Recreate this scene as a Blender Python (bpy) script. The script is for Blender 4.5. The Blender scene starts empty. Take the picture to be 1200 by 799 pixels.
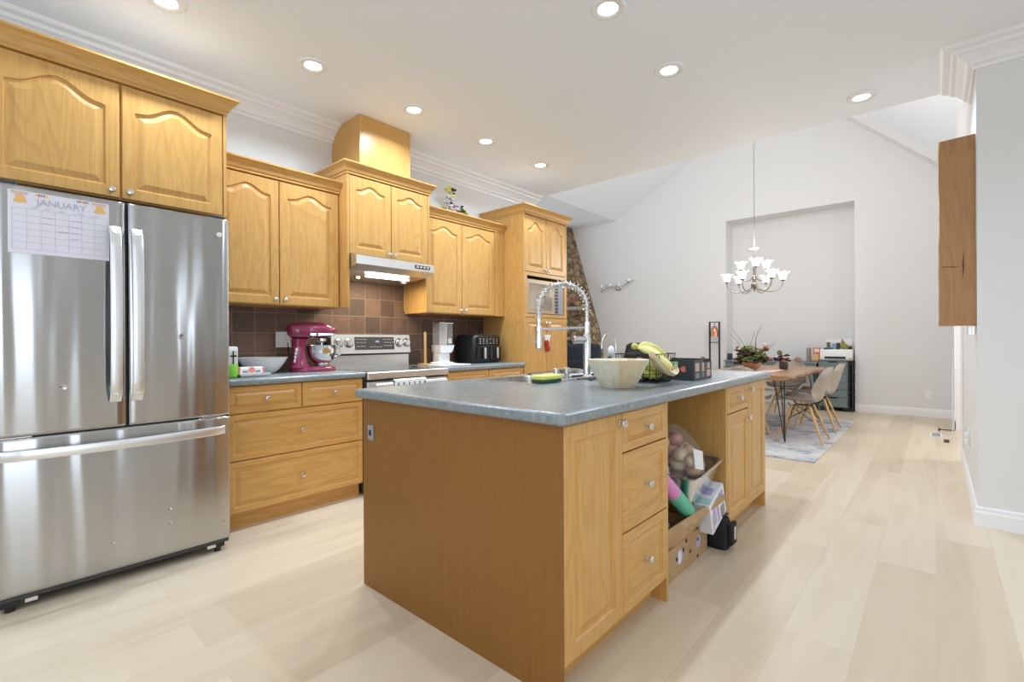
import bpy, bmesh, math, random
from mathutils import Vector, Matrix
random.seed(7)
PI = math.pi
SC = bpy.context.scene
COL = SC.collection

# ------------------------------------------------------------------ camera
cam_d = bpy.data.cameras.new('camera')
cam = bpy.data.objects.new('camera', cam_d)
COL.objects.link(cam)
cam_d.sensor_width = 36.0
cam_d.lens = 558.28 / 1200 * 36
cam_d.clip_start = 0.02
CH = 1.15
_yaw, _p, _r = math.radians(41.642), math.radians(.0712), math.radians(-.2811)
_f = Vector((-math.sin(_yaw) * math.cos(_p), math.cos(_yaw) * math.cos(_p), -math.sin(_p)))
_rt = Vector((math.cos(_yaw), math.sin(_yaw), 0))
_up = _rt.cross(_f)
_rt2 = _rt * math.cos(_r) + _up * math.sin(_r)
_up2 = _rt2.cross(_f)
cam.matrix_world = Matrix(((_rt2.x, _up2.x, -_f.x, 0), (_rt2.y, _up2.y, -_f.y, 0), (_rt2.z, _up2.z, -_f.z, CH), (0, 0, 0, 1)))
SC.camera = cam

# ------------------------------------------------------------------ view, world, large lights
SC.view_settings.view_transform = 'Standard'
SC.view_settings.look = 'None'
SC.view_settings.gamma = 1.0
SC.view_settings.use_curve_mapping = False
SC.view_settings.exposure = 0.0
SC.cycles.max_bounces = 8
SC.cycles.diffuse_bounces = 6
SC.cycles.sample_clamp_indirect = 6.0
SC.cycles.caustics_reflective = False
SC.cycles.caustics_refractive = False
w = bpy.data.worlds.new('World')
SC.world = w
w.use_nodes = True
bg = w.node_tree.nodes['Background']
bg.inputs[0].default_value = (0.80, 0.90, 1.0, 1)
bg.inputs[1].default_value = 1.0

def area(name, loc, size, power, col, aim, spread=180):
    d = bpy.data.lights.new(name, 'AREA')
    d.shape = 'RECTANGLE'
    d.size, d.size_y = size
    d.energy = power
    d.color = col
    d.spread = math.radians(spread)
    o = bpy.data.objects.new(name, d)
    COL.objects.link(o)
    o.location = loc
    o.rotation_euler = (Vector(aim) - Vector(loc)).to_track_quat('-Z', 'Y').to_euler()
    return o
DAY = (0.78, 0.88, 1.0)
P_CAN = 11.5
P_CAN_COL = (0.76, 0.88, 1.0)
area('daylight_patio_window', (3.15, -0.75, 1.35), (1.7, 2.1), 40, DAY, (0, -0.75, 2.3))
area('daylight_side_window', (3.15, 2.4, 1.5), (0.16, 1.7), 6, DAY, (0, 2.3, 1.5))
area('rear_fill', (-0.4, -2.95, 1.5), (3.2, 1.9), 36, DAY, (-0.4, 0, 4.4))  # added fill behind the camera, tilted up to brighten the ceiling
area('daylight_hall_opening', (1.7, 7.1, 1.6), (1.6, 2.2), 48, (.95, .97, 1), (0, 7.1, 1.4))
area('family_fill', (-7.9, 6.9, 1.9), (3.2, 2.2), 36, DAY, (0, 7.0, 1.6))  # added fill for the far rooms; the wall behind it is solid
area('dining_front_fill', (-2.6, 4.85, 4.0), (3.0, 0.9), 40, (.96, .98, 1), (-2.2, 9.2, 2.2))  # added front fill for the far wall and alcove, no window there

# ------------------------------------------------------------------ materials
def mat(name, col=(.8, .8, .8), rough=.5, metal=0.0, spec=.5, **kw):
    m = bpy.data.materials.new(name)
    m.use_nodes = True
    b = m.node_tree.nodes['Principled BSDF']
    b.inputs['Base Color'].default_value = (*col, 1)
    b.inputs['Roughness'].default_value = rough
    b.inputs['Metallic'].default_value = metal
    b.inputs['Specular IOR Level'].default_value = spec
    for k, v in kw.items():
        b.inputs[k.replace('_', ' ')].default_value = v
    return m
def srgb(r, g, b):
    f = lambda c: (c / 255 / 12.92) if c / 255 <= .04045 else ((c / 255 + .055) / 1.055) ** 2.4
    return (f(r), f(g), f(b))
def nt(m):
    return m.node_tree.nodes, m.node_tree.links, m.node_tree.nodes['Principled BSDF']
def coords(N, L, scale, rot=(0, 0, 0), rnd=True):
    tc = N.new('ShaderNodeTexCoord')
    mp = N.new('ShaderNodeMapping')
    mp.inputs['Scale'].default_value = scale
    mp.inputs['Rotation'].default_value = rot
    L.new(tc.outputs['Object'], mp.inputs['Vector'])
    if rnd:
        oi = N.new('ShaderNodeObjectInfo')
        mu = N.new('ShaderNodeMath'); mu.operation = 'MULTIPLY'; mu.inputs[1].default_value = 17.0
        L.new(oi.outputs['Random'], mu.inputs[0])
        cb = N.new('ShaderNodeCombineXYZ')
        for i in range(3):
            L.new(mu.outputs[0], cb.inputs[i])
        L.new(cb.outputs[0], mp.inputs['Location'])
    return mp
def ramp(N, stops):
    r = N.new('ShaderNodeValToRGB')
    e = r.color_ramp.elements
    while len(e) < len(stops):
        e.new(.5)
    for i, (p, c) in enumerate(stops):
        e[i].position = p
        e[i].color = (*c, 1)
    return r
def noise(N, L, mp, sc=1.0, det=4, rough=.55, dist=0.0):
    n = N.new('ShaderNodeTexNoise')
    n.inputs['Scale'].default_value = sc
    n.inputs['Detail'].default_value = det
    n.inputs['Roughness'].default_value = rough
    n.inputs['Distortion'].default_value = dist
    L.new(mp.outputs[0], n.inputs['Vector'])
    return n
def bump(N, L, b, src, strength=.1, dist=.002):
    bp = N.new('ShaderNodeBump')
    bp.inputs['Strength'].default_value = strength
    bp.inputs['Distance'].default_value = dist
    L.new(src, bp.inputs['Height'])
    L.new(bp.outputs[0], b.inputs['Normal'])
def mixc(N, L, fac, a, c, mode='MULTIPLY', f=1.0):
    mx = N.new('ShaderNodeMix'); mx.data_type = 'RGBA'; mx.blend_type = mode
    mx.inputs[0].default_value = f
    if fac is not None:
        L.new(fac, mx.inputs[0])
    for s, v in ((6, a), (7, c)):
        if isinstance(v, tuple):
            mx.inputs[s].default_value = (*v, 1)
        else:
            L.new(v, mx.inputs[s])
    return mx.outputs[2]
def wood(name, light, mid, dark, axis='z', rough=.34, cath=True, k=1.0):
    """varnished oak: fine pores along the grain, cathedral figure"""
    m = mat(name, mid, rough, spec=.45)
    N, L, b = nt(m)
    s = {'z': (22, 22, 1.1), 'y': (22, 1.1, 22), 'x': (1.1, 22, 22)}[axis]
    s2 = {'z': (5.5, 5.5, .75), 'y': (5.5, .75, 5.5), 'x': (.75, 5.5, 5.5)}[axis]
    mp = coords(N, L, tuple(v * k for v in s2))
    n1 = noise(N, L, mp, 1.0, 2, .5, .4)
    wv = N.new('ShaderNodeMath'); wv.operation = 'MULTIPLY'; wv.inputs[1].default_value = 13.0
    L.new(n1.outputs['Fac'], wv.inputs[0])
    sn = N.new('ShaderNodeMath'); sn.operation = 'FRACT'
    L.new(wv.outputs[0], sn.inputs[0])
    r1 = ramp(N, [(0, dark), (.25, mid), (.75, light), (1, dark)])
    L.new(sn.outputs[0], r1.inputs[0])
    mp2 = coords(N, L, tuple(v * 5 * k for v in s))
    n2 = noise(N, L, mp2, 1.0, 3, .6)
    r2 = ramp(N, [(.3, (.80, .78, .74)), (.62, (1, 1, 1))])
    L.new(n2.outputs['Fac'], r2.inputs[0])
    base = mixc(N, L, None, mid, r1.outputs[0], 'MIX', .24 if cath else .12)
    out = mixc(N, L, None, base, r2.outputs[0], 'MULTIPLY', .55)
    L.new(out, b.inputs['Base Color'])
    bump(N, L, b, n2.outputs['Fac'], .08, .001)
    return m
OAK_L, OAK_M, OAK_D = srgb(219, 177, 112), srgb(208, 161, 93), srgb(180, 128, 64)
M = {}
M['oak_v'] = wood('oak_vertical_grain', OAK_L, OAK_M, OAK_D, 'z')
M['oak_h'] = wood('oak_horizontal_grain', OAK_L, OAK_M, OAK_D, 'y')
M['oak_x'] = wood('oak_cross_grain', OAK_L, OAK_M, OAK_D, 'x')
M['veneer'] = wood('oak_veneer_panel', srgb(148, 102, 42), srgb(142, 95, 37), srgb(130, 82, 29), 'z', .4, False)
M['slab'] = wood('rustic_slab', srgb(186, 144, 98), srgb(172, 128, 84), srgb(140, 98, 60), 'z', .5, True, 1.0)
M['walnut'] = wood('table_slab', srgb(188, 150, 114), srgb(164, 122, 88), srgb(118, 80, 54), 'y', .32, True, 1.0)
M['beech'] = wood('beech', srgb(222, 186, 134), srgb(210, 170, 116), srgb(186, 144, 92), 'z', .45, False)
M['palewood'] = wood('pale_wood', srgb(226, 208, 172), srgb(216, 196, 158), srgb(186, 158, 116), 'z', .5, False)
def plaster(name, col, rough=.6):
    m = mat(name, col, rough, spec=.25)
    N, L, b = nt(m)
    n = noise(N, L, coords(N, L, (1, 1, 1), rnd=False), 60, 3)
    bump(N, L, b, n.outputs['Fac'], .03, .001)
    return m
M['wall'] = plaster('wall_paint', srgb(228, 228, 228))
M['ceil'] = plaster('ceiling_paint', srgb(241, 245, 251), .7)
M['trim'] = mat('trim_paint', srgb(240, 240, 242), .35)
def floor_mat():
    m = mat('plank_floor', srgb(214, 196, 164), .36, spec=.4)
    N, L, b = nt(m)
    tc = N.new('ShaderNodeTexCoord')
    mp = N.new('ShaderNodeMapping'); mp.inputs['Rotation'].default_value = (0, 0, PI / 2)
    L.new(tc.outputs['Object'], mp.inputs['Vector'])
    br = N.new('ShaderNodeTexBrick')
    br.offset = .37; br.offset_frequency = 2
    for k, v in (('Scale', 1.0), ('Mortar Size', .0009), ('Mortar Smooth', .1), ('Bias', 0.0), ('Brick Width', 1.55), ('Row Height', .228)):
        br.inputs[k].default_value = v
    br.inputs['Color1'].default_value = (0, 0, 0, 1); br.inputs['Color2'].default_value = (1, 1, 1, 1)
    br.inputs['Mortar'].default_value = (.5, .5, .5, 1)
    L.new(mp.outputs[0], br.inputs['Vector'])
    tone = ramp(N, [(0, srgb(208, 191, 166)), (1, srgb(220, 205, 182))])
    L.new(br.outputs['Color'], tone.inputs[0])
    # grain, shifted per plank
    sep = N.new('ShaderNodeVectorMath'); sep.operation = 'MULTIPLY_ADD'
    sep.inputs[1].default_value = (5, .55, 1)
    L.new(tc.outputs['Object'], sep.inputs[0])
    sc_ = N.new('ShaderNodeVectorMath'); sc_.operation = 'SCALE'; sc_.inputs['Scale'].default_value = 9.0
    L.new(br.outputs['Color'], sc_.inputs[0])
    L.new(sc_.outputs[0], sep.inputs[2])
    n = N.new('ShaderNodeTexNoise'); n.inputs['Scale'].default_value = 1.3; n.inputs['Detail'].default_value = 4; n.inputs['Distortion'].default_value = .5
    L.new(sep.outputs[0], n.inputs['Vector'])
    gr = ramp(N, [(.3, (.90, .87, .83)), (.5, (1, 1, 1)), (.72, (.95, .925, .895))])
    L.new(n.outputs['Fac'], gr.inputs[0])
    c = mixc(N, L, None, tone.outputs[0], gr.outputs[0], 'MULTIPLY', 1.0)
    c2 = mixc(N, L, br.outputs['Fac'], c, srgb(196, 180, 150), 'MIX')
    L.new(c2, b.inputs['Base Color'])
    return m
M['floor'] = floor_mat()
def tile_mat():
    m = mat('slate_tile', srgb(104, 82, 70), .5, spec=.4)
    N, L, b = nt(m)
    tc = N.new('ShaderNodeTexCoord')
    sx = N.new('ShaderNodeSeparateXYZ'); L.new(tc.outputs['Object'], sx.inputs[0])
    cb = N.new('ShaderNodeCombineXYZ'); L.new(sx.outputs['Y'], cb.inputs[0]); L.new(sx.outputs['Z'], cb.inputs[1])
    br = N.new('ShaderNodeTexBrick'); br.offset = 0
    for k, v in (('Scale', 1.0), ('Mortar Size', .0022), ('Mortar Smooth', .2), ('Bias', 0.0), ('Brick Width', .152), ('Row Height', .152)):
        br.inputs[k].default_value = v
    br.inputs['Color1'].default_value = (0, 0, 0, 1); br.inputs['Color2'].default_value = (1, 1, 1, 1)
    L.new(cb.outputs[0], br.inputs['Vector'])
    tone = ramp(N, [(0, srgb(84, 72, 66)), (.5, srgb(104, 84, 72)), (1, srgb(130, 104, 88))])
    L.new(br.outputs['Color'], tone.inputs[0])
    n = noise(N, L, coords(N, L, (1, 1, 1), rnd=False), 14, 6, .65)
    g = ramp(N, [(.25, (.70, .68, .68)), (.7, (1.1, 1.05, 1.0))])
    L.new(n.outputs['Fac'], g.inputs[0])
    c = mixc(N, L, None, tone.outputs[0], g.outputs[0], 'MULTIPLY', 1.0)
    c2 = mixc(N, L, br.outputs['Fac'], c, srgb(150, 128, 112), 'MIX')
    L.new(c2, b.inputs['Base Color'])
    inv = N.new('ShaderNodeMath'); inv.operation = 'MULTIPLY_ADD'; inv.inputs[1].default_value = -1.0
    L.new(br.outputs['Fac'], inv.inputs[0]); L.new(n.outputs['Fac'], inv.inputs[2])
    bump(N, L, b, inv.outputs[0], .35, .003)
    return m
M['tile'] = tile_mat()
def laminate(name, a, c, rough=.3, sc=45):
    m = mat(name, a, rough, spec=.5)
    N, L, b = nt(m)
    n = noise(N, L, coords(N, L, (1, 1, 1), rnd=False), sc, 5, .6)
    n2 = noise(N, L, coords(N, L, (1, 1, 1), rnd=False), 5, 3, .6)
    r = ramp(N, [(.3, c), (.7, a)])
    L.new(n.outputs['Fac'], r.inputs[0])
    g = ramp(N, [(.3, (.88, .88, .88)), (.7, (1.06, 1.06, 1.06))])
    L.new(n2.outputs['Fac'], g.inputs[0])
    L.new(mixc(N, L, None, r.outputs[0], g.outputs[0], 'MULTIPLY', 1.0), b.inputs['Base Color'])
    return m
M['worktop'] = laminate('slate_laminate', srgb(146, 154, 156), srgb(122, 130, 134), .27)
M['worktop'].node_tree.nodes['Principled BSDF'].inputs['Specular IOR Level'].default_value = .6
def steel(name, col, rough, wav=.0, axis='z', streak=True):
    m = mat(name, col, rough, 1.0)
    N, L, b = nt(m)
    s = {'z': (260, 260, 1.2), 'y': (260, 1.2, 260)}[axis]
    n = noise(N, L, coords(N, L, s, rnd=False), 1, 2)
    r = ramp(N, [(.3, (rough * .8,) * 3), (.7, (rough * 1.25,) * 3)])
    L.new(n.outputs['Fac'], r.inputs[0])
    L.new(r.outputs[0], b.inputs['Roughness'])
    if wav:
        s = {'z': (7, 7, .7), 'y': (7, .7, 7)}[axis]
        n2 = noise(N, L, coords(N, L, s, rnd=False), 1, 1, .4)
        bump(N, L, b, n2.outputs['Fac'], 1.0, wav)
    return m
def fridge_steel():
    m = mat('brushed_stainless_door', (.50, .50, .50), .21, 1.0)
    N, L, b = nt(m)
    b.inputs['Anisotropic'].default_value = .93
    b.inputs['Anisotropic Rotation'].default_value = .25
    tg = N.new('ShaderNodeTangent'); tg.direction_type = 'RADIAL'; tg.axis = 'Z'
    L.new(tg.outputs[0], b.inputs['Tangent'])
    mp = coords(N, L, (1.5, 4.2, .30), rnd=False)
    n = noise(N, L, mp, 1.0, 2, .45)
    acc = None
    tc = N.new('ShaderNodeTexCoord'); sp = N.new('ShaderNodeSeparateXYZ'); L.new(tc.outputs['Object'], sp.inputs[0])
    cb = N.new('ShaderNodeCombineXYZ'); L.new(sp.outputs['Y'], cb.inputs[1]); L.new(sp.outputs['Z'], cb.inputs[2])
    h = N.new('ShaderNodeMath'); h.operation = 'MULTIPLY'; h.inputs[1].default_value = .026
    L.new(n.outputs['Fac'], h.inputs[0]); acc = h.outputs[0]
    for (y, z, r) in ((.712 - .486, 1.176, .016), (.258 - .486, .95, .014), (.655 - .486, .30, .012), (.655 - .486, .23, .010), (.90 - .486, .17, .010), (.43 - .486, .20, .010)):
        ds = N.new('ShaderNodeVectorMath'); ds.operation = 'DISTANCE'; ds.inputs[1].default_value = (0, y, z); L.new(cb.outputs[0], ds.inputs[0])
        mr = N.new('ShaderNodeMapRange'); mr.interpolation_type = 'SMOOTHSTEP'; mr.inputs['From Min'].default_value = 0; mr.inputs['From Max'].default_value = r; mr.inputs['To Min'].default_value = -.0022; mr.inputs['To Max'].default_value = 0
        L.new(ds.outputs['Value'], mr.inputs['Value'])
        ad = N.new('ShaderNodeMath'); ad.operation = 'ADD'; L.new(acc, ad.inputs[0]); L.new(mr.outputs[0], ad.inputs[1]); acc = ad.outputs[0]
    bump(N, L, b, acc, 1.0, 1.0)
    return m
M['fridge'] = fridge_steel()
M['steel'] = steel('brushed_steel', (.66, .65, .63), .28)
M['steel_h'] = steel('brushed_steel_horizontal', (.72, .71, .69), .34, 0, 'y')
M['handle'] = mat('satin_handle', (.80, .80, .81), .33, .85)
M['chrome'] = mat('chrome', (.82, .83, .85), .14, 1)
M['nickel'] = mat('brushed_nickel', (.72, .72, .72), .24, 1)
M['darkgrey'] = mat('dark_grey_plastic', (.045, .047, .05), .45)
M['black'] = mat('black_plastic', (.012, .012, .013), .35)
M['blackglass'] = mat('black_glass', (.01, .01, .012), .06)
M['blackmetal'] = mat('black_metal', (.018, .018, .018), .42)
M['blackcloth'] = mat('black_cloth', (.012, .012, .014), .85)
M['white'] = mat('white_plastic', srgb(236, 236, 238), .35)
M['whitegloss'] = mat('white_ceramic', srgb(240, 240, 240), .18)
M['paper'] = mat('paper', srgb(228, 226, 238), .6)
M['ink'] = mat('pale_ink', srgb(182, 180, 200), .7)
M['grid'] = mat('grid_line', srgb(198, 194, 214), .7)
M['orange'] = mat('orange_print', srgb(236, 190, 120), .7)
M['peach'] = mat('peach_print', srgb(220, 184, 170), .7)
M['redp'] = mat('red_print', srgb(222, 110, 96), .6)
M['bluep'] = mat('blue_print', srgb(110, 170, 190), .6)
M['yellowp'] = mat('yellow_print', srgb(236, 206, 90), .6)
M['magenta'] = mat('magenta_enamel', srgb(140, 34, 78), .16, 0, .6, Coat_Weight=.8)
M['green'] = mat('green_plastic', srgb(120, 190, 50), .4)
M['pink'] = mat('pink_plastic', srgb(228, 130, 130), .4)
M['pinkfoil'] = mat('pink_wrap', srgb(222, 138, 200), .3, .1)
M['tealfoil'] = mat('teal_wrap', srgb(96, 190, 160), .35)
M['silverfoil'] = mat('silver_foil', (.78, .78, .8), .25, 1)
M['card'] = laminate('cardboard', srgb(190, 156, 116), srgb(178, 144, 104), .8, 30)
M['taupe'] = mat('taupe_shell', srgb(158, 147, 135), .45)
M['navy'] = mat('navy_fabric', srgb(40, 46, 60), .85)
M['lilac'] = mat('lilac_print', srgb(186, 176, 214), .6)
M['grayblue'] = mat('grey_blue_lacquer', srgb(112, 126, 128), .4)
M['groove'] = mat('shadow_gap', (.02, .022, .024), .6)
M['terracotta'] = mat('terracotta', srgb(178, 132, 102), .55)
M['cobalt'] = mat('cobalt_glaze', srgb(40, 60, 120), .2)
M['leaf'] = mat('leaf_green', srgb(92, 108, 58), .6)
M['leafd'] = mat('dark_leaf', srgb(60, 52, 44), .6)
M['moss'] = mat('moss_green', srgb(132, 142, 70), .7)
M['burgundy'] = mat('burgundy_petal', srgb(104, 56, 48), .7)
M['rose'] = mat('rose_petal', srgb(186, 116, 110), .7)
M['cream'] = mat('cream_petal', srgb(232, 222, 206), .7)
M['twig'] = mat('twig', srgb(92, 72, 64), .8)
M['yellowfl'] = mat('yellow_blossom', srgb(216, 206, 110), .7)
M['mauvefl'] = mat('mauve_blossom', srgb(200, 150, 176), .7)
M['greyfl'] = mat('grey_blossom', srgb(196, 192, 190), .7)
M['onion_pink'] = laminate('pink_onion_skin', srgb(206, 150, 130), srgb(170, 106, 92), .35, 12)
M['onion_pale'] = laminate('pale_onion_skin', srgb(226, 210, 178), srgb(206, 176, 134), .35, 12)
M['onion'] = laminate('onion_skin', srgb(216, 182, 138), srgb(192, 138, 104), .4, 12)
M['banana'] = laminate('banana_skin', srgb(236, 230, 160), srgb(226, 216, 128), .45, 10)
M['bananag'] = mat('green_banana_skin', srgb(190, 190, 96), .45)
M['bananatip'] = mat('banana_tip', srgb(80, 66, 40), .7)
M['sponge'] = mat('yellow_sponge', srgb(226, 232, 130), .9)
M['scour'] = mat('green_scourer', srgb(60, 90, 70), .95)
M['copper'] = mat('copper_glass', srgb(214, 150, 118), .2, .7)
M['red'] = mat('red_felt', srgb(168, 30, 36), .8)
M['towel'] = mat('white_towel', srgb(228, 228, 230), .9)
M['greystripe'] = mat('grey_stripe', srgb(120, 120, 126), .9)
def glass(name, col=(1, 1, 1), rough=.02, alpha=.3):
    m = mat(name, col, rough)
    b = m.node_tree.nodes['Principled BSDF']
    b.inputs['Alpha'].default_value = alpha
    return m
M['glass'] = glass('clear_plastic', (.85, .87, .9), .08, .2)
M['film'] = glass('clear_film', (.85, .85, .87), .08, .10)
def emit(name, col, s):
    m = mat(name, col, .4)
    b = m.node_tree.nodes['Principled BSDF']
    b.inputs['Emission Color'].default_value = (*col, 1)
    b.inputs['Emission Strength'].default_value = s
    return m
M['lamp'] = emit('lamp_lens', (1, .99, .96), 6.0)
M['shade'] = emit('frosted_shade', (1, .985, .95), .75)
M['aged'] = mat('aged_nickel', (.30, .27, .23), .4, 1)
M['tube'] = emit('hood_lamp', (1, .95, .82), 9.0)
M['bulb'] = emit('warm_bulb', (1, .72, .42), 2.5)
M['display'] = emit('clock_digits', (.45, .5, .95), 2.0)
M['grayprint'] = mat('grey_print', (.30, .28, .27), .5)
def stone():
    m = mat('river_stone', srgb(160, 136, 104), .8)
    N, L, b = nt(m)
    mp = coords(N, L, (6.2, 6.2, 7.0), rnd=False)
    nz = noise(N, L, mp, 1.2, 2)
    mx = N.new('ShaderNodeVectorMath'); mx.operation = 'MULTIPLY_ADD'; mx.inputs[1].default_value = (.5, .5, .5)
    L.new(nz.outputs['Color'], mx.inputs[0]); L.new(mp.outputs[0], mx.inputs[2])
    v = N.new('ShaderNodeTexVoronoi'); v.feature = 'DISTANCE_TO_EDGE'; L.new(mx.outputs[0], v.inputs['Vector'])
    v2 = N.new('ShaderNodeTexVoronoi'); L.new(mx.outputs[0], v2.inputs['Vector'])
    for q in (v, v2):
        q.inputs['Scale'].default_value = 1.0
    tone = ramp(N, [(0, srgb(128, 110, 84)), (.5, srgb(172, 148, 112)), (1, srgb(198, 176, 142))])
    sp = N.new('ShaderNodeSeparateColor'); L.new(v2.outputs['Color'], sp.inputs[0]); L.new(sp.outputs[0], tone.inputs[0])
    e = ramp(N, [(0, (0, 0, 0)), (.07, (1, 1, 1))]); L.new(v.outputs['Distance'], e.inputs[0])
    c = mixc(N, L, e.outputs[0], srgb(84, 74, 62), tone.outputs[0], 'MIX')
    L.new(c, b.inputs['Base Color'])
    e2 = ramp(N, [(0, (0, 0, 0)), (.3, (1, 1, 1))]); L.new(v.outputs['Distance'], e2.inputs[0])
    bump(N, L, b, e2.outputs[0], 1.0, .08)
    return m
M['stone'] = stone()
def rugm():
    m = mat('rug_weave', srgb(190, 192, 198), .95, spec=.1)
    N, L, b = nt(m)
    n = noise(N, L, coords(N, L, (1, 1, 1), rnd=False), 3.2, 7, .68, .6)
    r = ramp(N, [(.36, srgb(128, 138, 154)), (.47, srgb(186, 188, 194)), (.56, srgb(214, 210, 206)), (.68, srgb(170, 174, 184))])
    L.new(n.outputs['Fac'], r.inputs[0]); L.new(r.outputs[0], b.inputs['Base Color'])
    return m
M['rug'] = rugm()
def slats_mat():
    """salad bowl glued up from upright staves of different wood tones"""
    m = mat('bowl_staves', srgb(222, 208, 178), .5)
    N, L, b = nt(m)
    tc = N.new('ShaderNodeTexCoord'); sx = N.new('ShaderNodeSeparateXYZ'); L.new(tc.outputs['Object'], sx.inputs[0])
    at = N.new('ShaderNodeMath'); at.operation = 'ARCTAN2'; L.new(sx.outputs['Y'], at.inputs[0]); L.new(sx.outputs['X'], at.inputs[1])
    mu = N.new('ShaderNodeMath'); mu.operation = 'MULTIPLY'; mu.inputs[1].default_value = 2.9; L.new(at.outputs[0], mu.inputs[0])
    fl = N.new('ShaderNodeMath'); fl.operation = 'FLOOR'; L.new(mu.outputs[0], fl.inputs[0])
    wn = N.new('ShaderNodeTexWhiteNoise'); wn.noise_dimensions = '1D'; L.new(fl.outputs[0], wn.inputs['W'])
    tone = ramp(N, [(0, srgb(222, 196, 158)), (.4, srgb(232, 222, 196)), (1, srgb(238, 232, 214))])
    L.new(wn.outputs['Value'], tone.inputs[0])
    n = noise(N, L, coords(N, L, (30, 30, 3), rnd=False), 1.5, 3)
    g = ramp(N, [(.3, (.88, .86, .82)), (.6, (1, 1, 1))]); L.new(n.outputs['Fac'], g.inputs[0])
    L.new(mixc(N, L, None, tone.outputs[0], g.outputs[0]), b.inputs['Base Color'])
    return m
M['staves'] = slats_mat()

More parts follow.
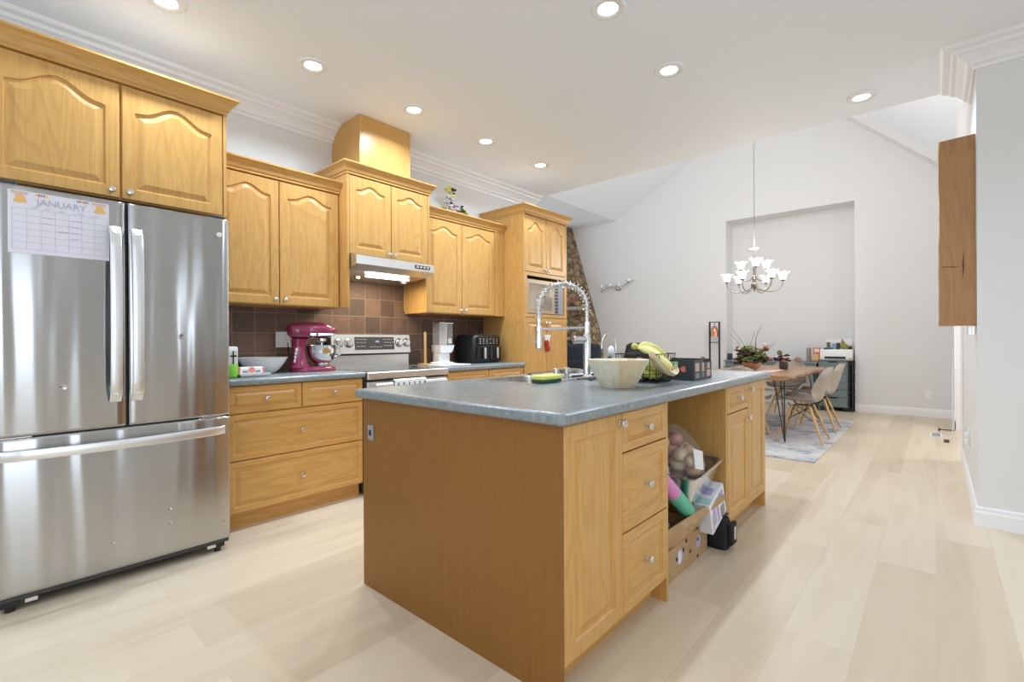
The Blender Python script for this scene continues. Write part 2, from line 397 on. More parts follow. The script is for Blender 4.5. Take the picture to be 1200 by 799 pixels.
# ------------------------------------------------------------------ mesh helpers
WO = {}
def tag(o, label=None, cat=None, group=None, kind=None):
    if label: o['label'] = label
    if cat: o['category'] = cat
    if group: o['group'] = group
    if kind: o['kind'] = kind
    return o
def thing(name, label, cat, loc=(0, 0, 0), rotz=0, group=None, rot=None):
    o = bpy.data.objects.new(name, None)
    o.empty_display_size = .05
    COL.objects.link(o)
    o.location = loc
    o.rotation_euler = rot or (0, 0, rotz)
    tag(o, label, cat, group)
    WO[o] = Vector(loc)
    return o
def frame_of(d):
    d = Vector(d).normalized()
    a = Vector((0, 0, 1)) if abs(d.z) < .95 else Vector((1, 0, 0))
    u = d.cross(a).normalized()
    return u, d.cross(u).normalized(), d
class MB:
    def __init__(s):
        s.v = []; s.f = []; s.m = []
    def add(s, vs, fs, mi=0):
        n = len(s.v)
        s.v += [Vector(p) for p in vs]
        s.f += [tuple(i + n for i in f) for f in fs]
        s.m += [mi] * len(fs)
        return s
    def box(s, x0, y0, z0, x1, y1, z1, b=0.0, mi=0, seg=1):
        x0, x1 = min(x0, x1), max(x0, x1); y0, y1 = min(y0, y1), max(y0, y1); z0, z1 = min(z0, z1), max(z0, z1)
        vs = [(x, y, z) for x in (x0, x1) for y in (y0, y1) for z in (z0, z1)]
        fs = [(0, 1, 3, 2), (4, 6, 7, 5), (0, 4, 5, 1), (2, 3, 7, 6), (0, 2, 6, 4), (1, 5, 7, 3)]
        if b <= 0:
            return s.add(vs, fs, mi)
        bm = bmesh.new()
        bv = [bm.verts.new(p) for p in vs]
        for f in fs: bm.faces.new([bv[i] for i in f])
        bmesh.ops.bevel(bm, geom=list(bm.edges), offset=b, segments=seg, profile=.5, affect='EDGES')
        bm.verts.index_update()
        s.add([q.co.copy() for q in bm.verts], [[q.index for q in f.verts] for f in bm.faces], mi)
        bm.free()
        return s
    def prism(s, poly, axis, a, b_, mi=0):
        """poly of 2-D points extruded along an axis: x:(y,z) y:(x,z) z:(x,y)"""
        def mk(p, t):
            return {'x': (t, p[0], p[1]), 'y': (p[0], t, p[1]), 'z': (p[0], p[1], t)}[axis]
        n = len(poly)
        vs = [mk(p, a) for p in poly] + [mk(p, b_) for p in poly]
        fs = [tuple(range(n)), tuple(range(2 * n - 1, n - 1, -1))] + [(i, (i + 1) % n, n + (i + 1) % n, n + i) for i in range(n)]
        return s.add(vs, fs, mi)
    def rings(s, rings, closed=True, cap=True, mi=0):
        n = len(rings[0]); vs = [p for r in rings for p in r]; fs = []
        for k in range(len(rings) - 1):
            for i in range(n if closed else n - 1):
                j = (i + 1) % n
                fs.append((k * n + i, k * n + j, (k + 1) * n + j, (k + 1) * n + i))
        if cap:
            fs.append(tuple(range(n - 1, -1, -1))); fs.append(tuple(range((len(rings) - 1) * n, len(rings) * n)))
        return s.add(vs, fs, mi)
    def lathe(s, prof, c=(0, 0, 0), axis=(0, 0, 1), n=24, mi=0, cap=True):
        u, v, d = frame_of(axis); c = Vector(c)
        rs = [[c + d * h + (u * math.cos(2 * PI * i / n) + v * math.sin(2 * PI * i / n)) * max(r, 1e-5) for i in range(n)] for r, h in prof]
        return s.rings(rs, True, cap, mi)
    def cyl(s, a, b_, r, r2=None, n=16, mi=0):
        a, b_ = Vector(a), Vector(b_)
        L_ = (b_ - a).length
        return s.lathe([(r, 0), (r if r2 is None else r2, L_)], a, b_ - a, n, mi)
    def tube(s, pts, r, n=8, mi=0, close=False):
        pts = [Vector(p) for p in pts]; rs = []
        up = None
        for i, p in enumerate(pts):
            if close:
                t = (pts[(i + 1) % len(pts)] - pts[i - 1])
            else:
                t = pts[min(i + 1, len(pts) - 1)] - pts[max(i - 1, 0)]
            t.normalize()
            if up is None:
                u, v, _ = frame_of(t)
            else:
                u = (up - t * up.dot(t)).normalized(); v = t.cross(u)
            up = u
            rr = r[i] if isinstance(r, (list, tuple)) else r
            rs.append([p + (u * math.cos(2 * PI * k / n) + v * math.sin(2 * PI * k / n)) * rr for k in range(n)])
        if close:
            rs.append(rs[0])
        return s.rings(rs, True, not close, mi)
    def sphere(s, c, r, n=12, mi=0, jit=0.0):
        c = Vector(c); r = Vector(r) if not isinstance(r, (int, float)) else Vector((r, r, r))
        m = max(4, n // 2); rs = []
        for k in range(m + 1):
            th = PI * k / m; sr = max(math.sin(th), 1e-4)
            rs.append([c + Vector((r.x * sr * math.cos(2 * PI * i / n), r.y * sr * math.sin(2 * PI * i / n), -r.z * math.cos(th))) * (1 + random.uniform(-jit, jit)) * 1.0 if jit == 0 else
                       c + Vector((r.x * sr * math.cos(2 * PI * i / n), r.y * sr * math.sin(2 * PI * i / n), -r.z * math.cos(th))) * (1 + random.uniform(-jit, jit)) for i in range(n)])
        return s.rings(rs, True, True, mi)
    def quad(s, a, b_, c, d, mi=0):
        return s.add([a, b_, c, d], [(0, 1, 2, 3)], mi)
    def xf(s, mtx):
        s.v = [mtx @ p for p in s.v]; return s
    def build(s, name, m, parent=None, label=None, smooth=False, local=False, kind=None, loc=None, angle=40):
        off = Vector((0, 0, 0))
        if parent is not None and not local:
            off = WO.get(parent, Vector((0, 0, 0)))
        elif parent is None and loc is not None:
            off = Vector(loc)
        me = bpy.data.meshes.new(name)
        me.from_pydata([p - off for p in s.v], [], s.f)
        ms = m if isinstance(m, (list, tuple)) else [m]
        for q in ms:
            me.materials.append(M[q] if isinstance(q, str) else q)
        for p, i in zip(me.polygons, s.m):
            p.material_index = i
        bm = bmesh.new(); bm.from_mesh(me)
        bmesh.ops.recalc_face_normals(bm, faces=bm.faces)
        bm.to_mesh(me); bm.free()
        if smooth:
            for p in me.polygons: p.use_smooth = True
            try: me.set_sharp_from_angle(angle=math.radians(angle))
            except Exception: pass
        o = bpy.data.objects.new(name, me)
        COL.objects.link(o)
        if parent is not None:
            o.parent = parent
            WO[o] = WO.get(parent, Vector((0, 0, 0))) if not local else Vector((0, 0, 0))
        else:
            o.location = off
            WO[o] = off
        tag(o, label, None, None, kind)
        return o
def struct(name, mb, m, label=None, smooth=False):
    o = mb.build(name, m, None, label, smooth, kind='structure')
    return o
def solo(name, mb, m, label, cat, loc, group=None, smooth=False):
    """a thing that is one mesh; mb authored in world coordinates"""
    o = mb.build(name, m, None, label, smooth, loc=loc)
    return tag(o, None, cat, group)
def dup(root, loc, rotz=None, label=None):
    r = root.copy(); COL.objects.link(r); r.location = loc
    if rotz is not None: r.rotation_euler = (0, 0, rotz)
    if label: r['label'] = label
    for ch in list(root.children):
        c = ch.copy(); COL.objects.link(c); c.parent = r
        for g in ch.children:
            d = g.copy(); COL.objects.link(d); d.parent = c
    return r
def text_mesh(name, body, size, m, parent, origin, u, v, depth=.0006, align='CENTER', squash=1.0):
    """lettering laid on a surface: u = reading direction, v = up"""
    cu = bpy.data.curves.new(name, 'FONT'); cu.body = body; cu.size = size; cu.extrude = depth; cu.align_x = align; cu.align_y = 'CENTER'
    cu.resolution_u = 2
    o = bpy.data.objects.new(name, cu); COL.objects.link(o)
    dg = bpy.context.evaluated_depsgraph_get()
    me = bpy.data.meshes.new_from_object(o.evaluated_get(dg))
    COL.objects.unlink(o); bpy.data.objects.remove(o)
    u = Vector(u).normalized(); v = Vector(v).normalized(); n_ = u.cross(v)
    off = WO.get(parent, Vector((0, 0, 0)))
    for q in me.vertices:
        c = q.co.copy()
        q.co = Vector(origin) + u * c.x * squash + v * c.y + n_ * c.z - off
    me.materials.clear(); me.materials.append(M[m])
    r = bpy.data.objects.new(name, me); COL.objects.link(r); r.parent = parent; WO[r] = off
    return r
def lerp(a, b_, t): return a + (b_ - a) * t
def bez(p0, p1, p2, p3, n=12):
    P = [Vector(p) for p in (p0, p1, p2, p3)]
    return [P[0] * (1 - t) ** 3 + P[1] * 3 * t * (1 - t) ** 2 + P[2] * 3 * t * t * (1 - t) + P[3] * t ** 3 for t in [i / n for i in range(n + 1)]]
# ------------------------------------------------------------------ the room shell
WX, CZ, KY, RX = -3.77, 2.92, 4.65, 0.19       # kitchen wall x, ceiling z, ceiling edge y, right wall x
struct('floor', MB().box(-8.2, -3.2, -.08, 3.4, 10.0, 0), 'floor')
struct('ceiling', MB().box(WX - .15, -3.2, CZ, 3.4, KY, CZ + .2), 'ceil')
struct('wall_left', MB().box(WX - .14, -3.2, 0, WX, KY, CZ), 'wall')
# wall behind the camera; its wide window opening is added for the fill light
mb = MB(); mb.box(WX, -3.2, 0, -2.1, -3.05, CZ).box(1.3, -3.2, 0, 3.4, -3.05, CZ).box(-2.1, -3.2, 0, 1.3, -3.05, .45).box(-2.1, -3.2, 2.5, 1.3, -3.05, CZ)
struct('wall_rear', mb, 'wall')
mb = MB(); mb.box(3.25, -3.05, 0, 3.4, -1.65, CZ).box(3.25, .15, 0, 3.4, 2.3, CZ).box(3.25, 2.5, 0, 3.4, 4.08, CZ).box(3.25, -1.65, 2.45, 3.4, .15, CZ).box(3.25, -1.65, 0, 3.4, .15, .25).box(3.25, 2.3, 2.4, 3.4, 2.5, CZ).box(3.25, 2.3, 0, 3.4, 2.5, .6)
struct('wall_side', mb, 'wall')
struct('wall_stub', MB().box(RX, 4.08, 0, 3.4, 4.22, CZ), 'wall')
struct('wall_right', MB().box(RX, 4.22, 0, RX + .14, 6.13, 5.6).box(RX, 8.15, 0, RX + .14, 9.25, 5.6).box(RX, 6.13, 2.35, RX + .14, 8.15, 5.6), 'wall')
struct('wall_hall', MB().box(2.0, 4.22, 0, 2.1, 9.3, 2.6).box(RX + .14, 4.22, 2.35, 2.1, 9.3, 2.5).box(RX + .14, 8.6, 0, 2.1, 8.7, 2.5), 'wall')
# far wall with the alcove (recess x -2.9..-0.955, up to 3.335, 0.45 deep)
AX0, AX1, AZ, BY = -2.9, -.955, 3.34, 9.25
mb = MB(); mb.box(-8.0, BY, 0, AX0, 9.9, 5.8).box(AX1, BY, 0, 2.1, 9.9, 5.8).box(AX0, BY, AZ, AX1, 9.9, 5.8).box(AX0, BY + .36, 0, AX1, 9.9, AZ)
struct('wall_far', mb, 'wall')
struct('wall_family', MB().box(-8.14, KY, 0, -8.0, 9.9, 5.8), 'wall')
struct('wall_divider', MB().box(-8.0, KY - .14, 0, WX - .14, KY, 3.9), 'wall')
# high vaulted ceiling over the dining room
vz = [(-8.14, 3.74), (-5.2, 3.74), (-1.95, 5.45), (-1.7, 5.45), (.33, 3.50)]
mb = MB()
poly = vz + [(x, z + .14) for x, z in reversed(vz)]
mb.prism(poly, 'y', KY - .05, 9.9)
struct('ceiling.001', mb, 'ceil')
# shallow plaster beam following the slope along the far wall
d = Vector((.33 + 1.7, 0, 3.50 - 5.45)).normalized()
mb = MB(); a = Vector((-1.35, 0, 5.113)); b = Vector((RX, 0, 3.634))
mb.prism([(a.x, a.z), (b.x, b.z), (b.x, b.z - .17), (a.x, a.z - .17)], 'y', 9.0, 9.249)
struct('trim_1', mb, 'wall', 'white plaster beam following the sloping ceiling above the far wall')
struct('wall_header', MB().box(WX - .14, KY - .14, CZ + .2, RX, KY - .001, 5.8), 'wall')

def moulding(name, prof, runs, m='trim', label=None):
    """prof: (out, z) pairs; runs: list of (p0, p1, n, e0, e1) floor lines with outward normal and mitre slopes at both ends"""
    mb = MB()
    for p0, p1, n_, e0, e1 in runs:
        p0, p1, n_ = Vector(p0), Vector(p1), Vector(n_); t = (p1 - p0).normalized()
        r0 = [Vector((*(p0 + n_ * o - t * o * e0), z)) for o, z in prof]
        r1 = [Vector((*(p1 + n_ * o + t * o * e1), z)) for o, z in prof]
        mb.rings([r0, r1], True, True)
    return struct(name, mb, m, label)
crown_p = [(0, 2.795), (.012, 2.795), (.018, 2.815), (.035, 2.82), (.05, 2.845), (.085, 2.872), (.105, 2.878), (.115, 2.895), (.15, 2.902), (.165, 2.92), (0, 2.92)]
moulding('trim_2', crown_p, [((WX, -3.05), (WX, 1.985), (1, 0), 0, 0), ((WX, 2.465), (WX, KY), (1, 0), 0, 0)], 'trim', 'stepped white crown moulding above the oak cabinets')
moulding('trim_3', crown_p, [((RX, KY), (RX, 4.08), (-1, 0), 0, 1), ((RX, 4.08), (3.25, 4.08), (0, -1), 1, 0)], 'trim', 'stepped white crown moulding turning the wall corner')
base_p = [(0, 0), (.017, 0), (.017, .085), (.012, .098), (.012, .112), (.004, .122), (0, .122)]
moulding('baseboard_right', base_p, [((RX, 6.13), (RX, 4.08), (-1, 0), 0, 1), ((RX, 4.08), (3.25, 4.08), (0, -1), 1, 0), ((RX, 9.25), (RX, 8.15), (-1, 0), -1, 0)])
moulding('baseboard_far', base_p, [((AX1, BY), (RX, BY), (0, -1), 0, -1), ((-8, BY), (AX0, BY), (0, -1), 0, 0)])
# casing around the hall opening
mb = MB(); mb.box(RX - .018, 6.06, 0, RX, 6.13, 2.42, .004).box(RX - .018, 8.15, 0, RX, 8.22, 2.42, .004).box(RX - .018, 6.06, 2.35, RX, 8.22, 2.42, .004)
struct('trim_4', mb, 'trim', 'white casing around the hall opening')
# tiled backsplash
mb = MB(); mb.box(WX, .98, .90, WX + .01, 3.75, 1.43); mb.box(WX, 1.895, 1.43, WX + .01, 2.69, 1.83)
struct('trim_5', mb, 'tile', 'square brown slate tile backsplash')
# window frames: the unseen rear one is added with the fill, the side one shows in the steel
def window(name, axis, a0, a1, z0, z1, c, n):
    mb = MB()
    def bx(u0, u1, q0, q1, t=.05):
        if axis == 'y': mb.box(c - t, u0, q0, c + t, u1, q1, .004)
        else: mb.box(u0, c - t, q0, u1, c + t, q1, .004)
    bx(a0, a0 + .06, z0, z1); bx(a1 - .06, a1, z0, z1); bx(a0, a1, z0, z0 + .06); bx(a0, a1, z1 - .06, z1)
    for i in range(1, n):
        u = lerp(a0, a1, i / n); bx(u - .025, u + .025, z0, z1)
    return struct(name, mb, 'trim')
window('window_1', 'y', -1.65, .15, .25, 2.45, 3.32, 2)
window('fill_window', 'x', -2.1, 1.3, .45, 2.5, -3.12, 3)

# ------------------------------------------------------------------ ceiling cans
cans = [(-2.975, .66), (-2.975, 1.44), (-2.975, 2.23), (-2.975, 3.01), (-2.975, 3.79), (-1.30, 2.245), (-1.30, 3.025), (-.40, 4.31)]
where = ['recessed ceiling light above the fridge, cut by the top edge of the picture', 'recessed ceiling light above the wall cabinet beside the fridge', 'recessed ceiling light in front of the hood chimney box', 'recessed ceiling light in front of the flowers on the cabinet',
         'farthest recessed ceiling light in the row, over the tall pantry cabinet', 'recessed ceiling light over the near end of the island', 'recessed ceiling light over the far end of the island', 'recessed ceiling light near the ceiling edge by the wooden wall slab']
def can_light(x, y, label, group='recessed ceiling lights'):
    t = thing('recessed_light', label, 'ceiling light', (x, y, CZ), group=group)
    MB().lathe([(.052, -.001), (.052, -.006), (.060, -.012), (.086, -.011), (.092, -.004), (.092, -.0005), (.052, -.0005)], (x, y, CZ), n=32, cap=False).build('trim_ring', 'whitegloss', t, smooth=True)
    MB().lathe([(.0, -.004), (.053, -.004), (.053, -.0015), (0, -.0015)], (x, y, CZ), n=28).build('lens', 'lamp', t)
    d = bpy.data.lights.new('can_beam', 'AREA'); d.shape = 'DISK'; d.size = .07; d.energy = P_CAN; d.color = P_CAN_COL; d.spread = math.radians(150)
    o = bpy.data.objects.new('can_beam', d); COL.objects.link(o); o.parent = t; o.location = (0, 0, -.014)
    return t
for (x, y), l in zip(cans, where):
    can_light(x, y, l)
# unseen fittings of the same kind, added to light the near floor
for x, y, l in ((-2.2, -1.2, 'added unseen behind the viewer on the fridge side'), (.4, -.6, 'added unseen behind the viewer in the middle of the room'), (1.6, 2.2, 'added unseen to the right of the picture by the side window')):
    can_light(x, y, 'recessed ceiling light ' + l, 'added recessed ceiling lights outside the picture')
# ------------------------------------------------------------------ cabinet joinery
def knob(parent, y, z, xf, label=None):
    MB().lathe([(.0085, 0), (.0085, .002), (.0045, .005), (.0042, .013), (.0075, .016), (.0145, .020), (.0155, .0235), (.0135, .0275), (.006, .0300), (0, .0305)], (xf, y, z), (1, 0, 0), 16).build('knob', 'nickel', parent, smooth=True)
def panel_front(mb, y0, y1, z0, z1, xf, arch=0.0, frame=.055, th=.02, na=28):
    """raised-panel front facing +x; arch = rise of the cathedral top"""
    W, Hh = y1 - y0, z1 - z0
    def bell(t):
        s_ = abs(2 * t - 1)
        if s_ > .80: return .10 * (1 - s_) / .20
        return .10 + .90 * (.5 + .5 * math.cos(PI * s_ / .80)) ** .9
    def loop(d, x, a):
        pts = [Vector((x, y0 + d, z0 + d)), Vector((x, y1 - d, z0 + d))]
        for i in range(na + 1):
            t = 1 - i / na
            y = y0 + d + (W - 2 * d) * t
            z = z1 - d - (a * (1 - bell(t)) if a else 0)
            pts.append(Vector((x, y, z)))
        return pts
    e = .004
    bw = min(.040, (min(W, Hh) / 2 - frame - .004) * .55)
    g = min(1, bw / .040)
    L_ = [loop(0, xf - th, 0), loop(0, xf - e, 0), loop(e, xf, 0),
          loop(frame, xf, arch), loop(frame + .004, xf - .0075, arch), loop(frame + .014 * g, xf - .0085, arch),
          loop(frame + .016 * g, xf - .008, arch), loop(frame + .016 * g + bw * .6, xf - .0012, arch * .96), loop(frame + .016 * g + bw * .66, xf - .0012, arch * .96)]
    mb.rings(L_, True, True)
    return mb
def door(parent, y0, y1, z0, z1, xf, arch=0, kn=None, frame=.055, name='door', m='oak_v'):
    o = panel_front(MB(), y0, y1, z0, z1, xf, arch, frame).build(name, m, parent)
    if kn: knob(o, kn[0], kn[1], xf)
    return o
def drawer(parent, y0, y1, z0, z1, xf, frame=.034):
    o = panel_front(MB(), y0, y1, z0, z1, xf, 0, frame).build('drawer', 'oak_h', parent)
    knob(o, (y0 + y1) / 2, (z0 + z1) / 2, xf - .001)
    return o
def cornice(parent, x0, x1, y0, y1, z0, h=.09, pr=.055, left=True, right=True, m='oak_h'):
    prof = [(0, 0), (.006, 0), (.006, .012), (.014, .02), (.024, .045), (.042, .068), (.05, .074), (pr, .08), (pr, h)]
    def rect(o, z):
        l = o if left else 0; r = o if right else 0
        return [Vector((x0, y0 - l, z)), Vector((x1 + o, y0 - l, z)), Vector((x1 + o, y1 + r, z)), Vector((x0, y1 + r, z))]
    MB().box(x0 + .01, y0 + .01, z0 + h + .0004, x1 - .005, y1 - .01, z0 + h + .002).build('bounce_panel', 'bounceboard', parent, label='added grey-brown board dulling the bounce off the top')  # unseen board added to take warm oak bounce off wall and ceiling
    return MB().rings([rect(o, z0 + z) for o, z in prof], True, True).build('cornice', m, parent)
G = .0015
F = -3.165
WF = WX + .001
M['bounceboard'] = mat('bounce_board', srgb(176, 168, 158), .8)
# fridge cabinet
t = thing('wall_cabinet', 'deep oak cabinet with two arched doors above the fridge', 'cabinet', (F - .3, .5, 1.90), group='oak wall cabinets')
MB().box(WF, .02, 1.895, F - .02, .998, 2.50).build('carcass', 'oak_v', t)
door(t, .03, .499, 1.90, 2.492, F, .075, (.465, 1.935)); door(t, .509, .978, 1.90, 2.492, F, .075, (.54, 1.935))
MB().box(F - .02, .982, 1.895, F, .998, 2.50).build('stile', 'oak_v', t)
MB().box(F - .02, .0, 1.895, F, .026, 2.50).build('stile', 'oak_v', t)
cornice(t, WF, F, .0, .998, 2.50, .09, .058, False)
# cabinet beside the fridge
U = -3.44
t = thing('wall_cabinet', 'oak wall cabinet with two arched doors over the stand mixer', 'cabinet', (U - .16, 1.45, 1.41), group='oak wall cabinets')
MB().box(WF, 1.003, 1.405, U - .02, 1.868, 2.29).build('carcass', 'oak_v', t)
door(t, 1.006, 1.414, 1.41, 2.275, U, .055, (1.385, 1.445)); door(t, 1.420, 1.862, 1.41, 2.275, U, .055, (1.450, 1.445))
cornice(t, WF, U, 1.003, 1.868, 2.285, .085, .05, False, False)
# raised cabinet over the hood with its side wings
HX = -3.33
t = thing('wall_cabinet', 'raised oak cabinet with two arched doors above the range hood', 'cabinet', (HX - .2, 2.28, 1.81), group='oak wall cabinets')
MB().box(WF, 1.89, 1.815, HX - .02, 2.64, 2.43).build('carcass', 'oak_v', t)
MB().box(WF, 1.872, 1.41, HX, 1.889, 2.43).build('side_panel', 'oak_v', t)
MB().box(WF, 2.641, 1.815, HX, 2.658, 2.43).build('side_panel', 'oak_v', t)
door(t, 1.892, 2.262, 1.82, 2.42, HX, .045, (2.235, 1.855)); door(t, 2.268, 2.638, 1.82, 2.42, HX, .045, (2.295, 1.855))
cornice(t, WF, HX, 1.872, 2.658, 2.428, .085, .05)
t = thing('hood_chimney_cover', 'plain oak chimney box rising from the raised cabinet to the ceiling', 'chimney cover', (-3.56, 2.225, 2.514))
MB().box(WF, 1.985, 2.5155, -3.34, 2.465, CZ - .001, .003).build('box', 'oak_v', t)
# cabinet right of the hood
t = thing('wall_cabinet', 'oak wall cabinet with two arched doors over the air fryer', 'cabinet', (U - .16, 3.15, 1.41), group='oak wall cabinets')
MB().box(WF, 2.70, 1.405, U - .02, 3.745, 2.29).build('carcass', 'oak_v', t)
door(t, 2.704, 3.140, 1.41, 2.275, U, .055, (3.112, 1.445)); door(t, 3.146, 3.60, 1.41, 2.275, U, .055, (3.176, 1.445))
MB().box(U - .02, 3.603, 1.405, U, 3.745, 2.285).build('stile', 'oak_v', t)
cornice(t, WF, U, 2.70, 3.745, 2.285, .085, .05, False, False)
# tall pantry with the microwave niche
t = thing('pantry_cabinet', 'tall oak pantry cabinet with peaked doors and a microwave niche', 'cabinet', (F - .3, 4.13, 0))
Y0, Y1 = 3.75, 4.51
mb = MB().box(WF, Y0, 0, F, Y0 + .02, 2.47).box(WF, Y1 - .02, 0, F, Y1, 2.47).box(WF, Y0 + .02, 1.875, F - .02, Y1 - .02, 2.47).box(WF, Y0 + .02, .10, F - .02, Y1 - .02, 1.395).box(WF, Y0 + .02, 1.395, WF + .02, Y1 - .02, 1.875).box(WF, Y0 + .02, 0, F - .07, Y1 - .02, .10)
mb.build('carcass', 'oak_v', t)
fr = MB().box(F - .02, Y0 + .02, 1.395, F, Y0 + .05, 1.865).box(F - .02, Y1 - .05, 1.395, F, Y1 - .02, 1.865).box(F - .02, Y0 + .05, 1.395, F, Y1 - .05, 1.43).box(F - .02, Y0 + .05, 1.828, F, Y1 - .05, 1.865)
fr.build('niche_frame', 'oak_h', t)
ym = (Y0 + Y1) / 2
door(t, Y0 + .022, ym - .003, 1.87, 2.455, F, .085, (ym - .03, 1.905), .05); door(t, ym + .003, Y1 - .022, 1.87, 2.455, F, .085, (ym + .03, 1.905), .05)
door(t, Y0 + .022, ym - .003, .11, 1.388, F, 0, (ym - .03, 1.335), .05); door(t, ym + .003, Y1 - .022, .11, 1.388, F, 0, (ym + .03, 1.335), .05)
cornice(t, WF, F, Y0, Y1, 2.465, .085, .055)
# microwave
t = thing('microwave', 'built-in microwave with a mirror glass door in the pantry niche', 'microwave', (F - .2, ym, 1.43))
MB().box(F - .42, Y0 + .055, 1.431, F - .022, Y1 - .055, 1.80, .004).build('body', 'darkgrey', t)
d = MB().box(F - .021, Y0 + .06, 1.436, F - .005, Y1 - .23, 1.795, .004).build('door', mat('champagne_frame', srgb(176, 158, 132), .35, .3), t)
MB().box(F - .0048, Y0 + .095, 1.475, F - .002, Y1 - .28, 1.755, .001).build('window', mat('mirror_glass', (.52, .46, .38), .08, 1.0), d)
d = MB().box(F - .021, Y1 - .226, 1.436, F - .006, Y1 - .06, 1.795, .004)  .build('control_panel', mat('grey_panel', srgb(150, 150, 156), .4), t)
mb = MB()
for k in range(9):
    mb.box(F - .0058, Y1 - .215, 1.45 + k * .037, F - .003, Y1 - .165, 1.475 + k * .037, .001)
mb.build('button_strip', 'black', d)
# red hanging ornament on the pantry knob
t = thing('felt_ornament', 'small red and white felt stocking hanging from the pantry door knobs', 'ornament', (F + .03, ym, 1.33))
oy = ym - .02
MB().tube([(F + .017, oy - .012, 1.335), (F + .03, oy - .02, 1.29), (F + .02, oy - .01, 1.24), (F + .02, oy + .01, 1.24), (F + .03, oy + .0, 1.29), (F + .017, oy + .01, 1.335)], .003, 6).build('ribbon', 'red', t, smooth=True)
MB().prism([(oy - .045, 1.21), (oy + .07, 1.21), (oy + .03, 1.12), (oy - .02, 1.14)], 'x', F + .005, F + .022).build('white_cuff', 'towel', t)
MB().sphere((F + .016, oy + .0, 1.12), (.014, .035, .04)).sphere((F + .016, oy + .018, 1.06), (.014, .04, .035)).build('red_sock', 'red', t, smooth=True)

# base cabinets along the wall
def base_run(label, y0, y1, fronts, x_back=WF):
    t = thing('base_cabinet', label, 'cabinet', (F - .3, (y0 + y1) / 2, 0), group='oak base cabinets along the wall')
    MB().box(x_back, y0, .10, F - .02, y1, .883).build('carcass', 'oak_v', t)
    MB().box(x_back, y0, 0, F - .068, y1, .10).build('toe_kick', 'oak_h', t)
    for f in fronts:
        if f[0] == 'd': drawer(t, f[1], f[2], f[3], f[4], F)
        else: door(t, f[1], f[2], f[3], f[4], F, 0, (f[5], f[4] - .04))
    return t
base_run('oak base cabinet of four drawers between the fridge and the range', .99, 1.90, [('d', .995, 1.444, .712, .877), ('d', 1.450, 1.896, .712, .877), ('d', .995, 1.896, .425, .706), ('d', .995, 1.896, .108, .419)])
base_run('oak base cabinet with two top drawers between the range and the pantry', 2.715, 3.745, [('d', 2.72, 3.225, .712, .877), ('d', 3.231, 3.735, .712, .877), ('o', 2.72, 3.225, .108, .706, 3.19), ('o', 3.231, 3.735, .108, .706, 3.27)])
def worktop(label, x0, x1, y0, y1, z0=.884, z1=.923, r=.014, loc=None, holes=None):
    mb = MB()
    def rr(o, z):
        q = r + .004; pts = []
        for cx, cy, a0 in ((x1 - q, y1 - q, 0), (x0 + q, y1 - q, 90), (x0 + q, y0 + q, 180), (x1 - q, y0 + q, 270)):
            for k in range(5):
                a = math.radians(a0 + k * 22.5); pts.append(Vector((cx + (q - o) * math.cos(a), cy + (q - o) * math.sin(a), z)))
        return pts
    rs = [rr(.006, z0), rr(.001, z0 + .006), rr(0, z0 + .015), rr(0, z1 - .014), rr(.002, z1 - .007), rr(.007, z1 - .002), rr(.013, z1)]
    mb.rings(rs, True, True)
    return solo('worktop', mb, 'worktop', label, 'worktop', ((x0 + x1) / 2, (y0 + y1) / 2, z0))
worktop('grey laminate worktop between the fridge and the range under the stand mixer', WX + .011, F + .03, .99, 1.908)
worktop('grey laminate worktop between the range and the pantry under the air fryer', WX + .011, F + .03, 2.708, 3.748)

# ------------------------------------------------------------------ island
IF = -.88
IX0, IY0, IY1 = -2.03, 1.218, 3.62
g_i = 'oak island cabinets'
def hollow(x0, y0, x1, y1, z0=.10, z1=.883, w_=.016):
    mb = MB(); mb.box(x0, y0, z0, x1, y1, z0 + w_)
    mb.box(x0, y0, z0 + w_, x0 + w_, y1, z1).box(x1 - w_, y0, z0 + w_, x1, y1, z1).box(x0 + w_, y0, z0 + w_, x1 - w_, y0 + w_, z1).box(x0 + w_, y1 - w_, z0 + w_, x1 - w_, y1, z1)
    return mb
t = thing('island_cabinet', 'near island cabinet with a tall door, three drawers and a wide plain oak end', 'cabinet', (-1.45, 1.6, 0), group=g_i)
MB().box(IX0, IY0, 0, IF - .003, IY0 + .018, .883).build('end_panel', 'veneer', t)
hollow(IX0, IY0 + .0185, IF - .021, 2.004).build('carcass', 'oak_v', t)
MB().box(IX0 + .05, IY0 + .0185, 0, IF - .075, 2.004, .10).build('toe_kick', 'oak_h', t)
MB().box(-1.50, 2.0045, 0, IF - .003, 2.022, .883).build('side_panel', 'oak_v', t)
door(t, IY0 + .0195, 1.612, .108, .876, IF, 0, (1.588, .84), .055)
for z0, z1 in ((.724, .876), (.418, .718), (.108, .412)):
    drawer(t, 1.617, 2.001, z0, z1, IF, .036)
t = thing('island_cabinet', 'plain oak cabinet on the range side of the island behind the open bay', 'cabinet', (-1.75, 2.4, 0), group=g_i)
hollow(IX0, 2.005, -1.502, 2.80).box(IX0 + .07, 2.01, 0, -1.51, 2.795, .0995).build('carcass', 'oak_v', t)
t = thing('island_cabinet', 'far island cabinet with a small drawer over a door and a tall door', 'cabinet', (-1.45, 3.2, 0), group=g_i)
MB().box(IX0, 2.8005, 0, IF - .003, 2.819, .883).build('side_panel', 'oak_v', t)
MB().box(IX0, IY1 - .018, 0, IF - .003, IY1, .883).build('end_panel', 'oak_v', t)
MB().box(IX0, 2.8195, .10, IF - .021, IY1 - .0185, .883).build('carcass', 'oak_v', t)
MB().box(IX0 + .05, 2.8195, 0, IF - .075, IY1 - .0185, .10).build('toe_kick', 'oak_h', t)
drawer(t, 2.823, 3.217, .724, .876, IF, .036)
